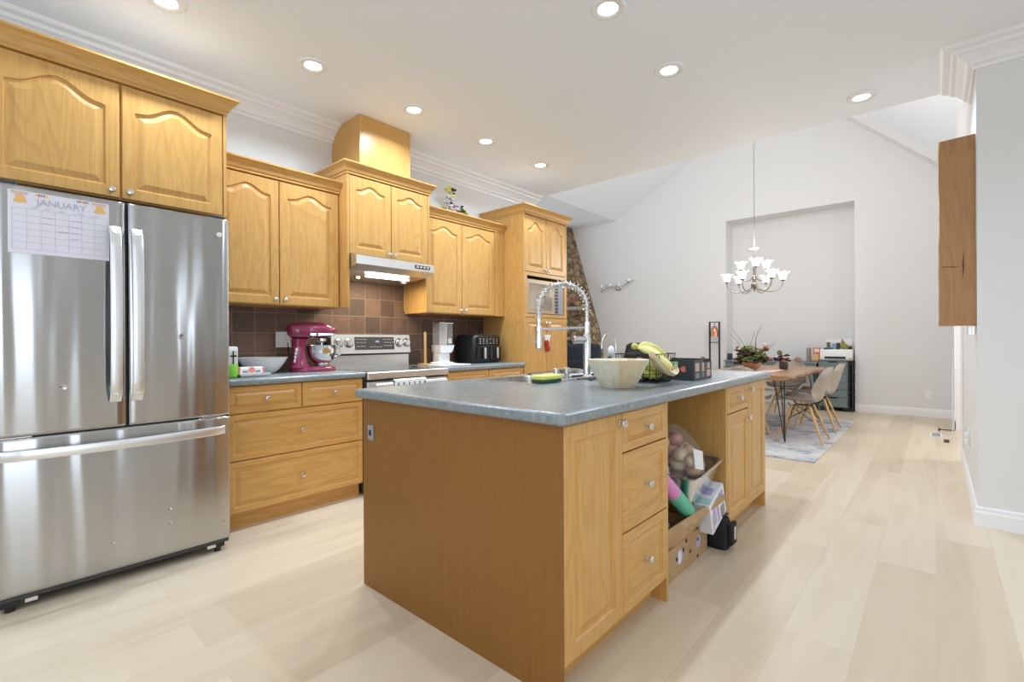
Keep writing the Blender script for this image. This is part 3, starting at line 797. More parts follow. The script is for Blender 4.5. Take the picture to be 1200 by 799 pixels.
door(t, 2.823, 3.217, .108, .718, IF, 0, (3.19, .665), .055)
door(t, 3.223, 3.60, .108, .876, IF, 0, (3.25, .835), .055)
# outlet on the end panel
t = thing('power_outlet', 'small grey power outlet on the plain end of the island', 'outlet', (-1.955, IY0 - .003, .725))
MB().box(-1.985, IY0 - .006, .692, -1.937, IY0 - .0005, .760, .002).build('plate', mat('grey_plate', srgb(150, 152, 156), .4), t)
MB().box(-1.972, IY0 - .008, .712, -1.952, IY0 - .0062, .738, .001).build('socket', 'black', t)

# island top with the sink cut in (four slabs round the opening joined as one mesh)
SX0, SX1, SY0, SY1 = -1.98, -1.54, 1.91, 2.74
def island_top():
    me = worktop('long grey laminate island worktop with rounded dark edge', IX0 - .04, IF + .03, 1.19, 3.66)
    cut = MB().box(SX0 + .01, SY0 + .01, .80, SX1 - .01, SY1 - .01, 1.0).build('cutter', 'worktop')
    md = me.modifiers.new('b', 'BOOLEAN'); md.object = cut; md.operation = 'DIFFERENCE'; md.solver = 'EXACT'
    dg = bpy.context.evaluated_depsgraph_get()
    nm = bpy.data.meshes.new_from_object(me.evaluated_get(dg))
    me.modifiers.clear(); me.data = nm
    bpy.data.objects.remove(cut)
    me['kind'] = 'x'; del me['kind']
    return me
island_top()
# ------------------------------------------------------------------ fridge
FX = -2.92
t = thing('refrigerator', 'large stainless steel refrigerator with two doors over a freezer drawer', 'refrigerator', (-3.3, .486, 0))
MB().box(WX + .02, .04, .05, FX - .075, .93, 1.80, .006).build('body', 'darkgrey', t)
def fdoor(y0, y1, z0, z1, bulge, name):
    """slightly crowned front"""
    n = 14; mb = MB(); rings = []
    yc, hw = .486, .45
    def fx(y): return FX - .012 + bulge * (1 - ((y - yc) / hw) ** 2)
    for z, ins in ((z0, .008), (z0 + .006, .002), (z0 + .012, 0), (z1 - .012, 0), (z1 - .006, .002), (z1, .008)):
        ring = [Vector((FX - .07, y0, z))]
        ring.append(Vector((fx(y0) - .012, y0, z)))
        ring.append(Vector((fx(y0) - .004 - ins * .4, y0 + .003, z)))
        for i in range(n + 1):
            y = lerp(y0 + .010, y1 - .010, i / n)
            ring.append(Vector((fx(y) - ins * .6, y, z)))
        ring.append(Vector((fx(y1) - .004 - ins * .4, y1 - .003, z)))
        ring.append(Vector((fx(y1) - .012, y1, z)))
        ring.append(Vector((FX - .07, y1, z)))
        rings.append(ring)
    return mb.rings(rings, True, True).build(name, 'fridge', t, smooth=True, angle=30)
dl = fdoor(.036, .482, .748, 1.825, .006, 'door')
dr = fdoor(.490, .936, .748, 1.825, .006, 'door')
fz = fdoor(.036, .936, .068, .738, .006, 'freezer_drawer')
MB().box(FX - .073, .040, .738, FX - .03, .932, .748).box(FX - .073, .482, .748, FX - .03, .490, 1.82).build('gasket', 'black', t)
def vhandle(par, y):
    z0, z1 = .868, 1.70; n = 16; rs = []
    for i in range(n + 1):
        q = i / n; z = lerp(z0, z1, q); b = .045 + .020 * math.sin(PI * q) ** .8 - (.030 if i in (0, n) else 0)
        hw = .0215; x = FX + b
        rs.append([Vector((x - .013, y - hw, z)), Vector((x - .002, y - hw, z)), Vector((x, y - hw + .004, z)), Vector((x, y + hw - .004, z)), Vector((x - .002, y + hw, z)), Vector((x - .013, y + hw, z))])
    mb = MB().rings(rs, True, True)
    mb.box(FX - .004, y - .012, z0 + .03, FX + .046, y + .012, z0 + .07, .003).box(FX - .004, y - .012, z1 - .07, FX + .046, y + .012, z1 - .03, .003)
    mb.build('handle', 'handle', par, smooth=True, angle=35)
vhandle(dl, .438); vhandle(dr, .520)
n = 22; rs = []
for i in range(n + 1):
    q = i / n; y = lerp(.055, .905, q); b = .030 + .042 * math.sin(PI * q) ** .7 - (.018 if i in (0, n) else 0); z = .672; hw = .0215; x = FX + b
    rs.append([Vector((x - .013, y, z - hw)), Vector((x - .002, y, z - hw)), Vector((x, y, z - hw + .004)), Vector((x, y, z + hw - .004)), Vector((x - .002, y, z + hw)), Vector((x - .013, y, z + hw))])
mb = MB().rings(rs, True, True); mb.box(FX - .004, .10, z - .012, FX + .04, .14, z + .012, .003).box(FX - .004, .82, z - .012, FX + .04, .86, z + .012, .003)
mb.build('handle', 'handle', fz, smooth=True, angle=35)
MB().lathe([(0, 0), (.014, 0), (.014, .002), (.012, .003), (0, .003)], (FX - .006, .885, 1.735), (1, 0, 0), 20).build('badge', 'handle', dr, smooth=True)
MB().box(FX - .075, .045, .045, FX - .02, .930, .067, .003).build('kick_grille', 'darkgrey', t)
for y in (.09, .88):
    MB().box(FX - .06, y - .03, .022, FX - .025, y + .03, .045, .002).cyl((FX - .045, y, 0), (FX - .045, y, .024), .017).build('foot', 'black', t)
    MB().box(FX - .03, y - .055 if y > .5 else y + .045, .028, FX - .02, y - .015 if y > .5 else y + .085, .044, .001).build('roller_clip', 'handle', t)
MB().box(FX - .07, .055, 1.826, FX - .03, .12, 1.845, .003).box(FX - .07, .85, 1.826, FX - .03, .92, 1.845, .003).build('hinge_cover', 'darkgrey', t)
MB().box(FX - .035, .80, .7395, FX - .018, .90, .7465, .001).box(FX - .035, .06, .7395, FX - .018, .16, .7465, .001).build('drawer_hinge', 'nickel', t)

# calendar sheet held to the door
def cx(y): return FX - .012 + .006 * (1 - ((y - .486) / .45) ** 2) + .0015
t = thing('calendar_sheet', 'printed white monthly calendar sheet stuck on the left fridge door', 'calendar', (FX + .002, .255, 1.67))
cy0, cy1, cz0, cz1 = .090, .420, 1.535, 1.802
rs = []
for z in (cz0, cz1):
    tilt = .0
    rs.append([Vector((cx(lerp(cy0, cy1, i / 10)), lerp(cy0, cy1, i / 10), z)) for i in range(11)] + [Vector((cx(lerp(cy1, cy0, i / 10)) + .0012, lerp(cy1, cy0, i / 10), z)) for i in range(11)])
MB().rings(rs, True, True).build('sheet', 'paper', t)
def onp(y, dz=.0022): return cx(y) + dz
mb = MB()
gy = [lerp(cy0 + .012, cy1 - .008, i / 7) for i in range(8)]; gz = [lerp(1.555, 1.728, i / 6) for i in range(7)]
for y in gy: mb.box(onp(y) - .001, y - .0006, gz[0], onp(y), y + .0006, gz[-1])
for z in gz:
    for i in range(7): mb.box(onp(gy[i]) - .001, gy[i], z - .0006, onp(gy[i]) + .0004, gy[i + 1], z + .0006)
mb.build('grid', 'grid', t)
text_mesh('title', 'JANUARY', .040, 'ink', t, (onp(.255) + .0008, .258, 1.762), (0, 1, 0), (0, 0, 1), .0003, squash=.95)
def scribble(m_, lst):
    mb = MB()
    for y, z, l_ in lst:
        mb.tube([(onp(y + l_ * i / 8) + .0006, y + l_ * i / 8, z + (.0022 if i % 2 else -.0012)) for i in range(9)], .0007, 4)
    mb.build('handwriting', m_, t)
scribble('ink', [(.195, 1.697, .035), (.290, 1.700, .032), (.195, 1.672, .028), (.286, 1.672, .034), (.286, 1.645, .034), (.286, 1.618, .030), (.16, 1.735, .02), (.20, 1.735, .02), (.25, 1.735, .02), (.31, 1.735, .02), (.36, 1.735, .02)])
scribble('redp', [(.243, 1.644, .038)])
for i, (yy, s_) in enumerate(((.125, 1), (.385, -1))):
    mb = MB(); x = onp(yy)
    mb.prism([(yy - .012, 1.785), (yy + .012, 1.785), (yy + .018, 1.770), (yy + .024, 1.752), (yy + .010, 1.754), (yy + .004, 1.750), (yy - .012, 1.752), (yy - .020, 1.756), (yy - .012, 1.770)], 'x', x - .001, x + .0006)
    mb.build('corner_drawing', 'orange', t)
    MB().box(x - .001, yy - .026, 1.788, x + .0007, yy + .026, 1.799).build('banner', 'peach', t)
for m_, ys in (('redp', (.185, .201, .318, .334)), ('yellowp', (.177, .209, .326)), ('bluep', (.193, .310, .342))):
    mb = MB()
    for y in ys: mb.prism([(y - .006, 1.797), (y + .006, 1.797), (y, 1.786)], 'x', onp(y) - .001, onp(y) + .0006)
    mb.build('bunting', m_, t)

# ------------------------------------------------------------------ range
RY0, RY1 = 1.915, 2.70
t = thing('electric_range', 'stainless steel electric range with backguard knobs and glass cooktop', 'stove', (-3.45, (RY0 + RY1) / 2, 0))
MB().box(WX + .02, RY0, .03, F - .03, RY1, .885, .003).build('body', 'darkgrey', t)
MB().box(WX + .07, RY0 + .005, .886, F - .01, RY1 - .005, .915, .004).build('cooktop_frame', 'steel_h', t)
cg = MB().box(WX + .09, RY0 + .03, .9152, F - .06, RY1 - .03, .919, .001).build('cooktop_glass', 'blackglass', t)
for (x, y, r_) in ((-3.33, 2.10, .10), (-3.33, 2.50, .085), (-3.56, 2.10, .075), (-3.56, 2.50, .10)):
    MB().lathe([(r_ - .002, 0), (r_ - .002, .0005), (r_, .0005), (r_, 0)], (x, y, .9191), n=32, cap=False).build('burner_ring', 'handle', cg)
MB().box(F - .012, RY0 + .002, .862, F + .04, RY1 - .002, .917, .006).build('front_lip', 'steel_h', t)
od = MB().box(F - .03, RY0 + .01, .235, F + .018, RY1 - .01, .846, .005).build('oven_door', 'steel_h', t)
MB().box(F + .0185, RY0 + .10, .36, F + .020, RY1 - .10, .68, .001).build('oven_window', 'blackglass', od)
hh = MB(); hh.cyl((F + .065, RY0 + .05, .785), (F + .065, RY1 - .05, .785), .013, n=14)
hh.v = [Vector((p.x, p.y, .812 + (p.z - .785) * 1.9)) for p in hh.v]
hh.box(F + .018, RY0 + .055, .800, F + .065, RY0 + .085, .824, .003).box(F + .018, RY1 - .085, .800, F + .065, RY1 - .055, .824, .003)
hh.build('handle', 'handle', od, smooth=True, angle=35)
MB().box(F - .03, RY0 + .01, .06, F + .015, RY1 - .01, .225, .005).build('storage_drawer', 'steel_h', t)
bg_ = MB().prism([(WX + .02, .915), (WX + .075, .915), (WX + .075, 1.03), (WX + .105, 1.045), (WX + .085, 1.205), (WX + .02, 1.21)], 'y', RY0 + .005, RY1 - .005).build('backguard', 'steel_h', t)
MB().box(WX + .07, RY0 + .01, 1.030, WX + .098, RY1 - .01, 1.042).build('vent_slot', 'black', t)
sl = Vector((-.02, 0, .16)).normalized(); nrm = Vector((.16, 0, .02)).normalized()
def bgp(y, z): return Vector((WX + .105 - .02 * (z - 1.045) / .16, y, z))
for k, y in enumerate((1.985, 2.075, 2.575, 2.655)):
    p = bgp(y, 1.135)
    kb = MB().lathe([(.036, 0), (.036, .003), (.030, .006), (.028, .022), (.026, .026), (0, .0265)], p, nrm, 24).build('knob', 'steel', t, smooth=True)
    MB().lathe([(.037, .0), (.041, .0), (.041, .002), (.037, .002)], p, nrm, 24).build('ring', 'black', kb, smooth=True)
    q = p + nrm * .027
    MB().box(q.x - .001, y - .005, q.z - .026, q.x + .008, y + .005, q.z + .026, .002).build('grip', 'handle', kb, label='raised grip bar')
p0, p1 = 2.13, 2.52
dp = MB().add([bgp(p0, 1.075) + nrm * .001, bgp(p1, 1.075) + nrm * .001, bgp(p1, 1.185) + nrm * .001, bgp(p0, 1.185) + nrm * .001, bgp(p0, 1.075) + nrm * .004, bgp(p1, 1.075) + nrm * .004, bgp(p1, 1.185) + nrm * .004, bgp(p0, 1.185) + nrm * .004],
              [(3, 2, 1, 0), (4, 5, 6, 7), (0, 1, 5, 4), (1, 2, 6, 5), (2, 3, 7, 6), (3, 0, 4, 7)]).build('display_panel', 'darkgrey', t)
text_mesh('clock', '1:15', .022, 'display', dp, bgp(2.345, 1.145) + nrm * .0045, (0, 1, 0), sl, .0004)
mb = MB()
random.seed(3)
for (ya, yb, z) in ((2.145, 2.235, 1.165), (2.145, 2.235, 1.138), (2.145, 2.235, 1.105), (2.27, 2.40, 1.100), (2.41, 2.50, 1.165), (2.41, 2.50, 1.138), (2.41, 2.50, 1.110)):
    y = ya
    while y < yb:
        w_ = random.uniform(.008, .016); c = bgp(y, z) + nrm * .0045
        mb.box(c.x - .0006, y, z - .0022, c.x + .0006, y + w_, z + .0022); y += w_ + .009
mb.build('key_legends', 'handle', dp)
# towel over the oven handle
t = thing('dish_towel', 'white dish towel with grey stripes folded over the oven handle', 'towel', (F + .08, 2.28, .785))
rs = []
for i in range(25):
    y = lerp(2.12, 2.42, i / 24); wv = .004 * math.sin(i * 1.9)
    hx = F + .065; prof = [(hx + .022 + wv, .50), (hx + .020 + wv, .77), (hx + .017, .842), (hx, .852), (hx - .020, .842), (hx - .020 - wv, .80), (hx - .021, .58), (hx - .024, .58), (hx - .025 - wv, .80), (hx - .022, .848), (hx, .857), (hx + .021, .848), (hx + .025 + wv, .80), (hx + .027 + wv, .50)]
    rs.append([Vector((a, y, c)) for a, c in prof])
MB().rings(rs, True, True).build('cloth', 'towel', t, smooth=True)
mb = MB()
for k in range(6):
    y = 2.145 + k * .05
    mb.box(F + .086, y, .52, F + .0935, y + .010, .83)
mb.build('stripes', 'greystripe', t)

# ------------------------------------------------------------------ range hood
t = thing('range_hood', 'slim stainless under-cabinet range hood with lit lamps', 'range hood', (-3.5, 2.28, 1.71))
HF = -3.245; y0, y1 = 1.895, 2.635
mb = MB().rings([[Vector((WX + .011, y0, 1.814)), Vector((HF - .05, y0, 1.814)), Vector((HF, y0, 1.800)), Vector((HF + .005, y0, 1.735)), Vector((HF - .10, y0, 1.70)), Vector((WX + .011, y0, 1.665))],
                 [Vector((WX + .011, y1, 1.814)), Vector((HF - .05, y1, 1.814)), Vector((HF, y1, 1.800)), Vector((HF + .005, y1, 1.735)), Vector((HF - .10, y1, 1.70)), Vector((WX + .011, y1, 1.665))]], True, True)
mb.build('body', 'steel_h', t)
mb = MB(); mb.box(HF - .21, y0 + .20, 1.670, HF - .155, y1 - .14, 1.683, .004).build('lamp_tube', 'tube', t)
MB().box(HF - .27, y0 + .13, 1.652, HF - .23, y0 + .17, 1.678, .003).box(HF - .27, y1 - .16, 1.652, HF - .23, y1 - .12, 1.678, .003).build('filter_latch', 'handle', t)
cp = MB().box(HF + .003, y1 - .20, 1.755, HF + .0075, y1 - .045, 1.783, .001).build('control_panel', 'black', t)
mb = MB()
for k in range(4): mb.box(HF + .0076, y1 - .19 + k * .036, 1.761, HF + .010, y1 - .165 + k * .036, 1.777, .001)
mb.build('buttons', 'nickel', cp)
d = bpy.data.lights.new('hood_light', 'AREA'); d.shape = 'RECTANGLE'; d.size = .40; d.size_y = .05; d.energy = 6.5; d.color = (1, .86, .62)
o = bpy.data.objects.new('hood_light', d); COL.objects.link(o); o.parent = t; o.location = Vector((HF - .18, 2.28, 1.665)) - Vector(t.location); o.rotation_euler = (0, 0, PI / 2)
# ------------------------------------------------------------------ things on the wall worktops
CT = .9235
# stand mixer (front towards +y / range), local frame: +x forward along the head
mx, my = -3.56, 1.69
t = thing('stand_mixer', 'glossy magenta stand mixer with steel bowl beside the range', 'mixer', (mx, my, CT), rotz=math.radians(80))
mb = MB()
def oval(cx_, hw, hl, z, n=20, p=2.6):
    r = []
    for i in range(n):
        a = 2 * PI * i / n; c, s_ = math.cos(a), math.sin(a)
        r.append(Vector((cx_ + hl * math.copysign(abs(c) ** (2 / p), c), hw * math.copysign(abs(s_) ** (2 / p), s_), z)))
    return r
mb.rings([oval(.02, .100, .165, 0), oval(.02, .103, .168, .008), oval(.02, .098, .163, .026), oval(.01, .08, .15, .038)], True, True)
mb.rings([oval(-.075, .088, .078, .03), oval(-.078, .070, .062, .06), oval(-.082, .055, .052, .11), oval(-.085, .048, .048, .17), oval(-.082, .052, .052, .21), oval(-.075, .058, .062, .245)], True, True)
mb.build('base', 'magenta', t, smooth=True, local=True, angle=50)
rs = []
for x, hw, z0, z1 in ((-.165, .020, .30, .325), (-.160, .045, .275, .348), (-.14, .062, .252, .362), (-.09, .070, .243, .370), (0, .071, .243, .373), (.08, .068, .246, .371), (.13, .062, .252, .362), (.155, .050, .262, .345), (.165, .036, .275, .33)):
    zc, hh_ = (z0 + z1) / 2, (z1 - z0) / 2
    rs.append([Vector((x, hw * math.copysign(abs(math.cos(a)) ** .8, math.cos(a)), zc + hh_ * math.copysign(abs(math.sin(a)) ** .8, math.sin(a)))) for a in [2 * PI * i / 20 for i in range(20)]])
hd = MB().rings(rs, True, True).build('head', 'magenta', t, smooth=True, local=True, angle=60)
mb = MB()
for s_ in (-1, 1): mb.box(-.02, s_ * .0685, .268, .15, s_ * .0755, .290, .002)
mb.box(.148, -.05, .268, .168, .05, .290, .003)
mb.build('trim_band', 'chrome', hd, local=True)
MB().lathe([(.022, 0), (.022, .012), (.016, .020), (.010, .024), (.010, .034), (0, .036)], (.163, 0, .312), (1, 0, 0), 18).build('hub_knob', 'magenta', hd, smooth=True, local=True)
MB().sphere((.03, -.078, .279), .009).build('speed_lever', 'black', hd, smooth=True, local=True)
MB().lathe([(.034, 0), (.034, .018), (.02, .024), (.008, .03), (.008, .06)], (.085, 0, .248), (0, 0, -1), 18).build('beater_shaft', 'chrome', t, smooth=True, local=True)
bw = MB().lathe([(.045, .034), (.055, .038), (.058, .048), (.050, .055), (.075, .075), (.098, .105), (.108, .145), (.110, .190), (.114, .196), (.110, .197), (.106, .190), (.104, .145), (.09, .10), (.06, .07), (0, .06)], (.085, 0, 0), n=32, cap=False).build('bowl', 'chrome', t, smooth=True, local=True)
MB().tube(bez((.185, 0, .185), (.245, 0, .20), (.255, 0, .10), (.175, 0, .105), 14), [.009] * 15, 8).build('handle', 'chrome', bw, smooth=True, local=True)
mb = MB()
for k in range(4): mb.box(-.13 + .004 * k, -.042, .07 + k * .028, -.118 + .004 * k, -.058, .093 + k * .028, .002)
mb.build('side_label', 'white', t, local=True)
# mixer cord to the outlet
# wall outlet
t = thing('wall_outlet', 'white wall outlet on the brown tiles behind the stand mixer', 'outlet', (WX + .012, 1.575, 1.165), group=None)
MB().box(WX + .0105, 1.515, 1.105, WX + .016, 1.635, 1.225, .002).build('plate', 'white', t)
mb = MB()
for y in (1.545, 1.600):
    for z in (1.14, 1.19): mb.box(WX + .0162, y - .010, z - .014, WX + .0185, y + .010, z + .014, .001)
mb.build('sockets', 'whitegloss', t)
MB().tube(bez((WX + .02, 1.60, 1.14), (WX + .06, 1.60, 1.13), (WX + .06, 1.56, 1.02), (WX + .06, 1.68, CT + .006), 14), .004, 6).build('cord', 'black', t, smooth=True, label='black cord plugged in')
# big white bowl
c = (-3.60, 1.362, CT)
solo('serving_bowl', MB().lathe([(0, 0), (.075, 0), (.080, .002), (.110, .03), (.144, .075), (.163, .110), (.165, .114), (.160, .114), (.138, .078), (.105, .036), (.075, .010), (0, .008)], c, n=36, cap=False), 'whitegloss', 'wide white bowl on the worktop between the toaster and the mixer', 'bowl', c, smooth=True)
# toaster
c = (-3.60, 1.10)
t = thing('toaster', 'white toaster with a black lever half hidden by the fridge', 'toaster', (*c, CT))
MB().box(-3.69, 1.00, CT, -3.51, 1.175, CT + .195, .014, seg=3).build('body', 'white', t, smooth=True)
MB().box(-3.5095, 1.105, CT + .05, -3.506, 1.168, CT + .17, .001).build('side_plate', 'handle', t)
MB().box(-3.5058, 1.136, CT + .06, -3.503, 1.144, CT + .165).box(-3.5055, 1.122, CT + .125, -3.490, 1.158, CT + .137, .003).build('lever', 'black', t)
MB().box(-3.65, 1.03, CT + .1955, -3.625, 1.15, CT + .197).box(-3.58, 1.03, CT + .1955, -3.555, 1.15, CT + .197).build('slots', 'black', t)
# lime tub, tray and packet
solo('lime_tub', MB().lathe([(.045, 0), (.052, .004), (.055, .075), (.050, .083), (.0, .084)], (-3.33, 1.055, CT), n=24), 'green', 'small lime green tub at the fridge end of the worktop', 'tub', (-3.33, 1.055, CT), smooth=True)
t = thing('baking_tray', 'small white tray in front of the white bowl', 'tray', (-3.36, 1.20, CT))
mb = MB().rings([[Vector((-3.36 + sx * (.06 + o), 1.20 + sy * (.075 + o), CT + z)) for sx, sy in ((-1, -1), (1, -1), (1, 1), (-1, 1))] for o, z in ((0, 0), (.012, .006), (.02, .022), (.017, .022), (.009, .009), (-.002, .004))], True, True)
mb.build('tray', 'whitegloss', t)
t = thing('food_packet', 'white packet with round pink mark lying on the small tray', 'packet', (-3.36, 1.19, CT + .022))
MB().box(-3.395, 1.115, CT + .0225, -3.325, 1.265, CT + .062, .006).build('pack', 'white', t)
MB().lathe([(0, 0), (.020, 0), (.020, .001), (0, .001)], (-3.3245, 1.19, CT + .042), (1, 0, 0), 20).build('round_mark', 'pink', t)
MB().box(-3.3245, 1.135, CT + .025, -3.3235, 1.168, CT + .040).box(-3.3245, 1.212, CT + .025, -3.3235, 1.245, CT + .040).build('dark_print', 'grayprint', t)
MB().box(-3.397, 1.112, CT + .0228, -3.323, 1.124, CT + .063, .003).box(-3.397, 1.256, CT + .0228, -3.323, 1.268, CT + .063, .003).build('pink_ends', 'pink', t)

# air fryer
ax, ay = -3.565, 3.47
t = thing('air_fryer', 'black double-basket air fryer with two steel handles', 'air fryer', (ax, ay, CT))
rs = []
for z, o in ((0, .012), (.02, 0), (.24, .004), (.275, .015), (.288, .04)):
    rs.append([Vector((ax + p[0], ay + p[1], CT + z)) for p in [((.17 - o) * math.copysign(abs(math.cos(a)) ** .35, math.cos(a)), (.20 - o) * math.copysign(abs(math.sin(a)) ** .35, math.sin(a))) for a in [2 * PI * i / 40 for i in range(40)]]])
MB().rings(rs, True, True).build('body', 'black', t, smooth=True, angle=50)
for k, y in enumerate((ay - .095, ay + .085)):
    bk = MB().box(ax + .150, y - .082, CT + .022, ax + .178, y + .082, CT + .168, .008, seg=2).build('basket', 'blackglass', t)
    MB().box(ax + .178, y - .014, CT + .045, ax + .215, y + .014, CT + .158, .006).build('handle', 'chrome', bk)
cp = MB().box(ax + .150, ay - .17, CT + .18, ax + .173, ay + .16, CT + .262, .006).build('control_panel', 'blackglass', t)
mb = MB()
for r_ in range(3):
    for k in range(6):
        if (r_, k) != (1, 3): mb.box(ax + .1732, ay - .14 + k * .048, CT + .195 + r_ * .022, ax + .1745, ay - .122 + k * .048, CT + .200 + r_ * .022)
mb.build('panel_marks', 'handle', cp)
mb = MB()
for k in range(5): mb.box(ax + .03, ay - .12 + k * .045, CT + .2885, ax + .12, ay - .10 + k * .045, CT + .2915, .001)
mb.build('top_vents', 'chrome', t)
MB().tube(bez((ax - .02, ay + .198, CT + .05), (ax + .02, ay + .30, CT + .12), (ax + .03, ay + .28, CT + .02), (ax - .02, ay + .22, CT + .006), 16), .004, 6).build('cord', 'black', t, smooth=True)
# grain dispenser: clear tower on a white stand
dx, dy = -3.60, 3.03
t = thing('grain_dispenser', 'clear tower dispenser on a white stand beside the air fryer', 'dispenser', (dx, dy, CT))
MB().box(dx - .06, dy - .085, CT, dx + .09, dy + .085, CT + .012, .004).build('base', 'white', t)
MB().box(dx - .06, dy - .08, CT + .012, dx + .045, dy + .055, CT + .11, .008).build('stand', 'white', t)
MB().prism([(dy - .08, CT + .11), (dy + .055, CT + .11), (dy + .075, CT + .135), (dy + .095, CT + .185), (dy - .085, CT + .185)], 'x', dx - .065, dx + .065).build('hopper', 'white', t)
bn = MB().box(dx - .06, dy - .082, CT + .186, dx + .055, dy + .085, CT + .39, .006).build('bin', 'glass', t)
MB().box(dx - .064, dy - .087, CT + .3905, dx + .059, dy + .090, CT + .402, .003).build('lid', 'handle', t)
MB().box(dx - .05, dy - .003, CT + .19, dx + .057, dy + .003, CT + .388).build('divider', 'white', t)
MB().box(dx + .0565, dy + .02, CT + .20, dx + .058, dy + .065, CT + .25).build('paper_label', 'white', bn)
# paper-towel post
t = thing('paper_towel_holder', 'bare upright wooden post of a paper towel holder beside the range', 'holder', (-3.60, 2.815, CT))
MB().lathe([(.012, .012), (.013, .02), (.013, .30), (.011, .31), (0, .312)], (-3.60, 2.815, CT), n=16).build('post', 'beech', t, smooth=True)
MB().lathe([(.07, 0), (.072, .004), (.07, .012), (0, .013)], (-3.60, 2.815, CT), n=28).build('base', 'beech', t, smooth=True)
solo('chopping_board', MB().box(-3.46, 2.735, CT, -3.22, 3.05, CT + .012, .005), 'white', 'thin white chopping board lying beside the range', 'chopping board', (-3.34, 2.9, CT))
t = thing('folded_cloth', 'folded white cloth on the chopping board beside the range', 'cloth', (-3.38, 2.83, CT + .013))
MB().box(-3.44, 2.745, CT + .0125, -3.30, 2.90, CT + .034, .009, seg=2).build('cloth', 'towel', t, smooth=True)

# flowers standing on the cabinet
fx, fy, fz = -3.60, 3.13, 2.295
t = thing('flower_letter', 'artificial flower spray shaped like a standing letter on top of the cabinet', 'flowers', (fx, fy, fz))
MB().tube([(fx, fy, fz + .03), (fx, fy - .01, fz + .15), (fx, fy + .01, fz + .34)], .012, 6).tube([(fx, fy, fz + .16), (fx, fy + .19, fz + .19)], .010, 6).tube([(fx, fy - .06, fz + .05), (fx, fy, fz + .06), (fx, fy + .07, fz + .04)], .01, 6).lathe([(.05, 0), (.05, .02), (0, .03)], (fx, fy, fz), n=12).build('stem', 'moss', t, smooth=True)
random.seed(12)
def petals(mb, c, r, n=6):
    for k in range(n):
        a = 2 * PI * k / n + random.random(); e = random.uniform(-.6, .8)
        dd = Vector((math.cos(a) * math.cos(e), math.sin(a) * math.cos(e), math.sin(e)))
        mb.sphere(Vector(c) + dd * r * .65, (r * .5, r * .5, r * .32), 7)
    mb.sphere(c, r * .45, 7)
for nm, m_, pts in (('blossoms', 'yellowfl', [(0, -.03, .34), (0, -.005, .36), (0, .07, .05), (0, .10, .03), (0, .19, .17), (.01, .02, .30)]),
                    ('blossoms', 'greyfl', [(.02, -.03, .27), (.01, -.05, .22), (.02, -.02, .18), (.02, .01, .25), (.01, .09, .18)]),
                    ('blossoms', 'mauvefl', [(.03, -.02, .10), (.02, .0, .07), (.02, .0, .14), (.0, .08, .20)]),
                    ('leaves', 'leafd', [(0, .03, .31), (0, .045, .36), (0, .14, .20), (.01, .16, .17), (0, -.07, .13), (0, .0, .21)]),
                    ('leaves', 'moss', [(0, -.08, .15), (0, .2, .15), (0, .02, .04), (0, .13, .16), (0, -.075, .10)])):
    mb = MB()
    for p in pts: petals(mb, (fx + p[0], fy + p[1], fz + p[2]), .034)
    mb.build(nm, m_, t, smooth=True)

# ------------------------------------------------------------------ sink and what stands round it
t = thing('kitchen_sink', 'stainless steel double sink set into the island worktop', 'sink', ((SX0 + SX1) / 2, (SY0 + SY1) / 2, .923))
def rrect(x0, x1, y0, y1, q, z, n=5):
    pts = []
    for cx_, cy_, a0 in ((x1 - q, y1 - q, 0), (x0 + q, y1 - q, 90), (x0 + q, y0 + q, 180), (x1 - q, y0 + q, 270)):
        for k in range(n + 1):
            a = math.radians(a0 + k * 90 / n); pts.append(Vector((cx_ + q * math.cos(a), cy_ + q * math.sin(a), z)))
    return pts
b1 = (SX0 + .03, SX1 - .09, SY0 + .03, 2.33); b2 = (SX0 + .03, SX1 - .09, 2.37, SY1 - .03)
for (x0, x1, y0, y1) in (b1, b2):
    mb = MB(); q = .05
    rs = [rrect(x0 - .004, x1 + .004, y0 - .004, y1 + .004, q, .9252), rrect(x0, x1, y0, y1, q, .922), rrect(x0 + .006, x1 - .006, y0 + .006, y1 - .006, q, .79), rrect(x0 + .03, x1 - .03, y0 + .03, y1 - .03, q, .765),
          rrect(x0 + .032, x1 - .032, y0 + .032, y1 - .032, q, .763), rrect(x0 + .03, x1 - .03, y0 + .03, y1 - .03, q, .761), rrect(x0 + .004, x1 - .004, y0 + .004, y1 - .004, q, .785), rrect(x0 - .002, x1 + .002, y0 - .002, y1 + .002, q, .918)]
    mb.rings(rs[:4], True, False)
    n_ = len(rs[3]); mb.add(rs[3], [tuple(range(n_))])
    bo = mb.build('basin', 'steel', t, smooth=True)
    MB().lathe([(.0, 0), (.035, 0), (.04, .003), (.035, .004)], ((x0 + x1) / 2, (y0 + y1) / 2, .766), n=24).build('drain', 'chrome', bo, smooth=True)
mb = MB(); Z0, Z1 = .9235, .9262
mb.box(SX0, SY0, Z0, b1[0], SY1, Z1).box(b1[1], SY0, Z0, SX1, SY1, Z1).box(b1[0], SY0, Z0, b1[1], b1[2], Z1).box(b1[0], b1[3], Z0, b1[1], b2[2], Z1).box(b1[0], b2[3], Z0, b1[1], SY1, Z1)
mb.build('rim', 'steel', t)
Zs = .9264
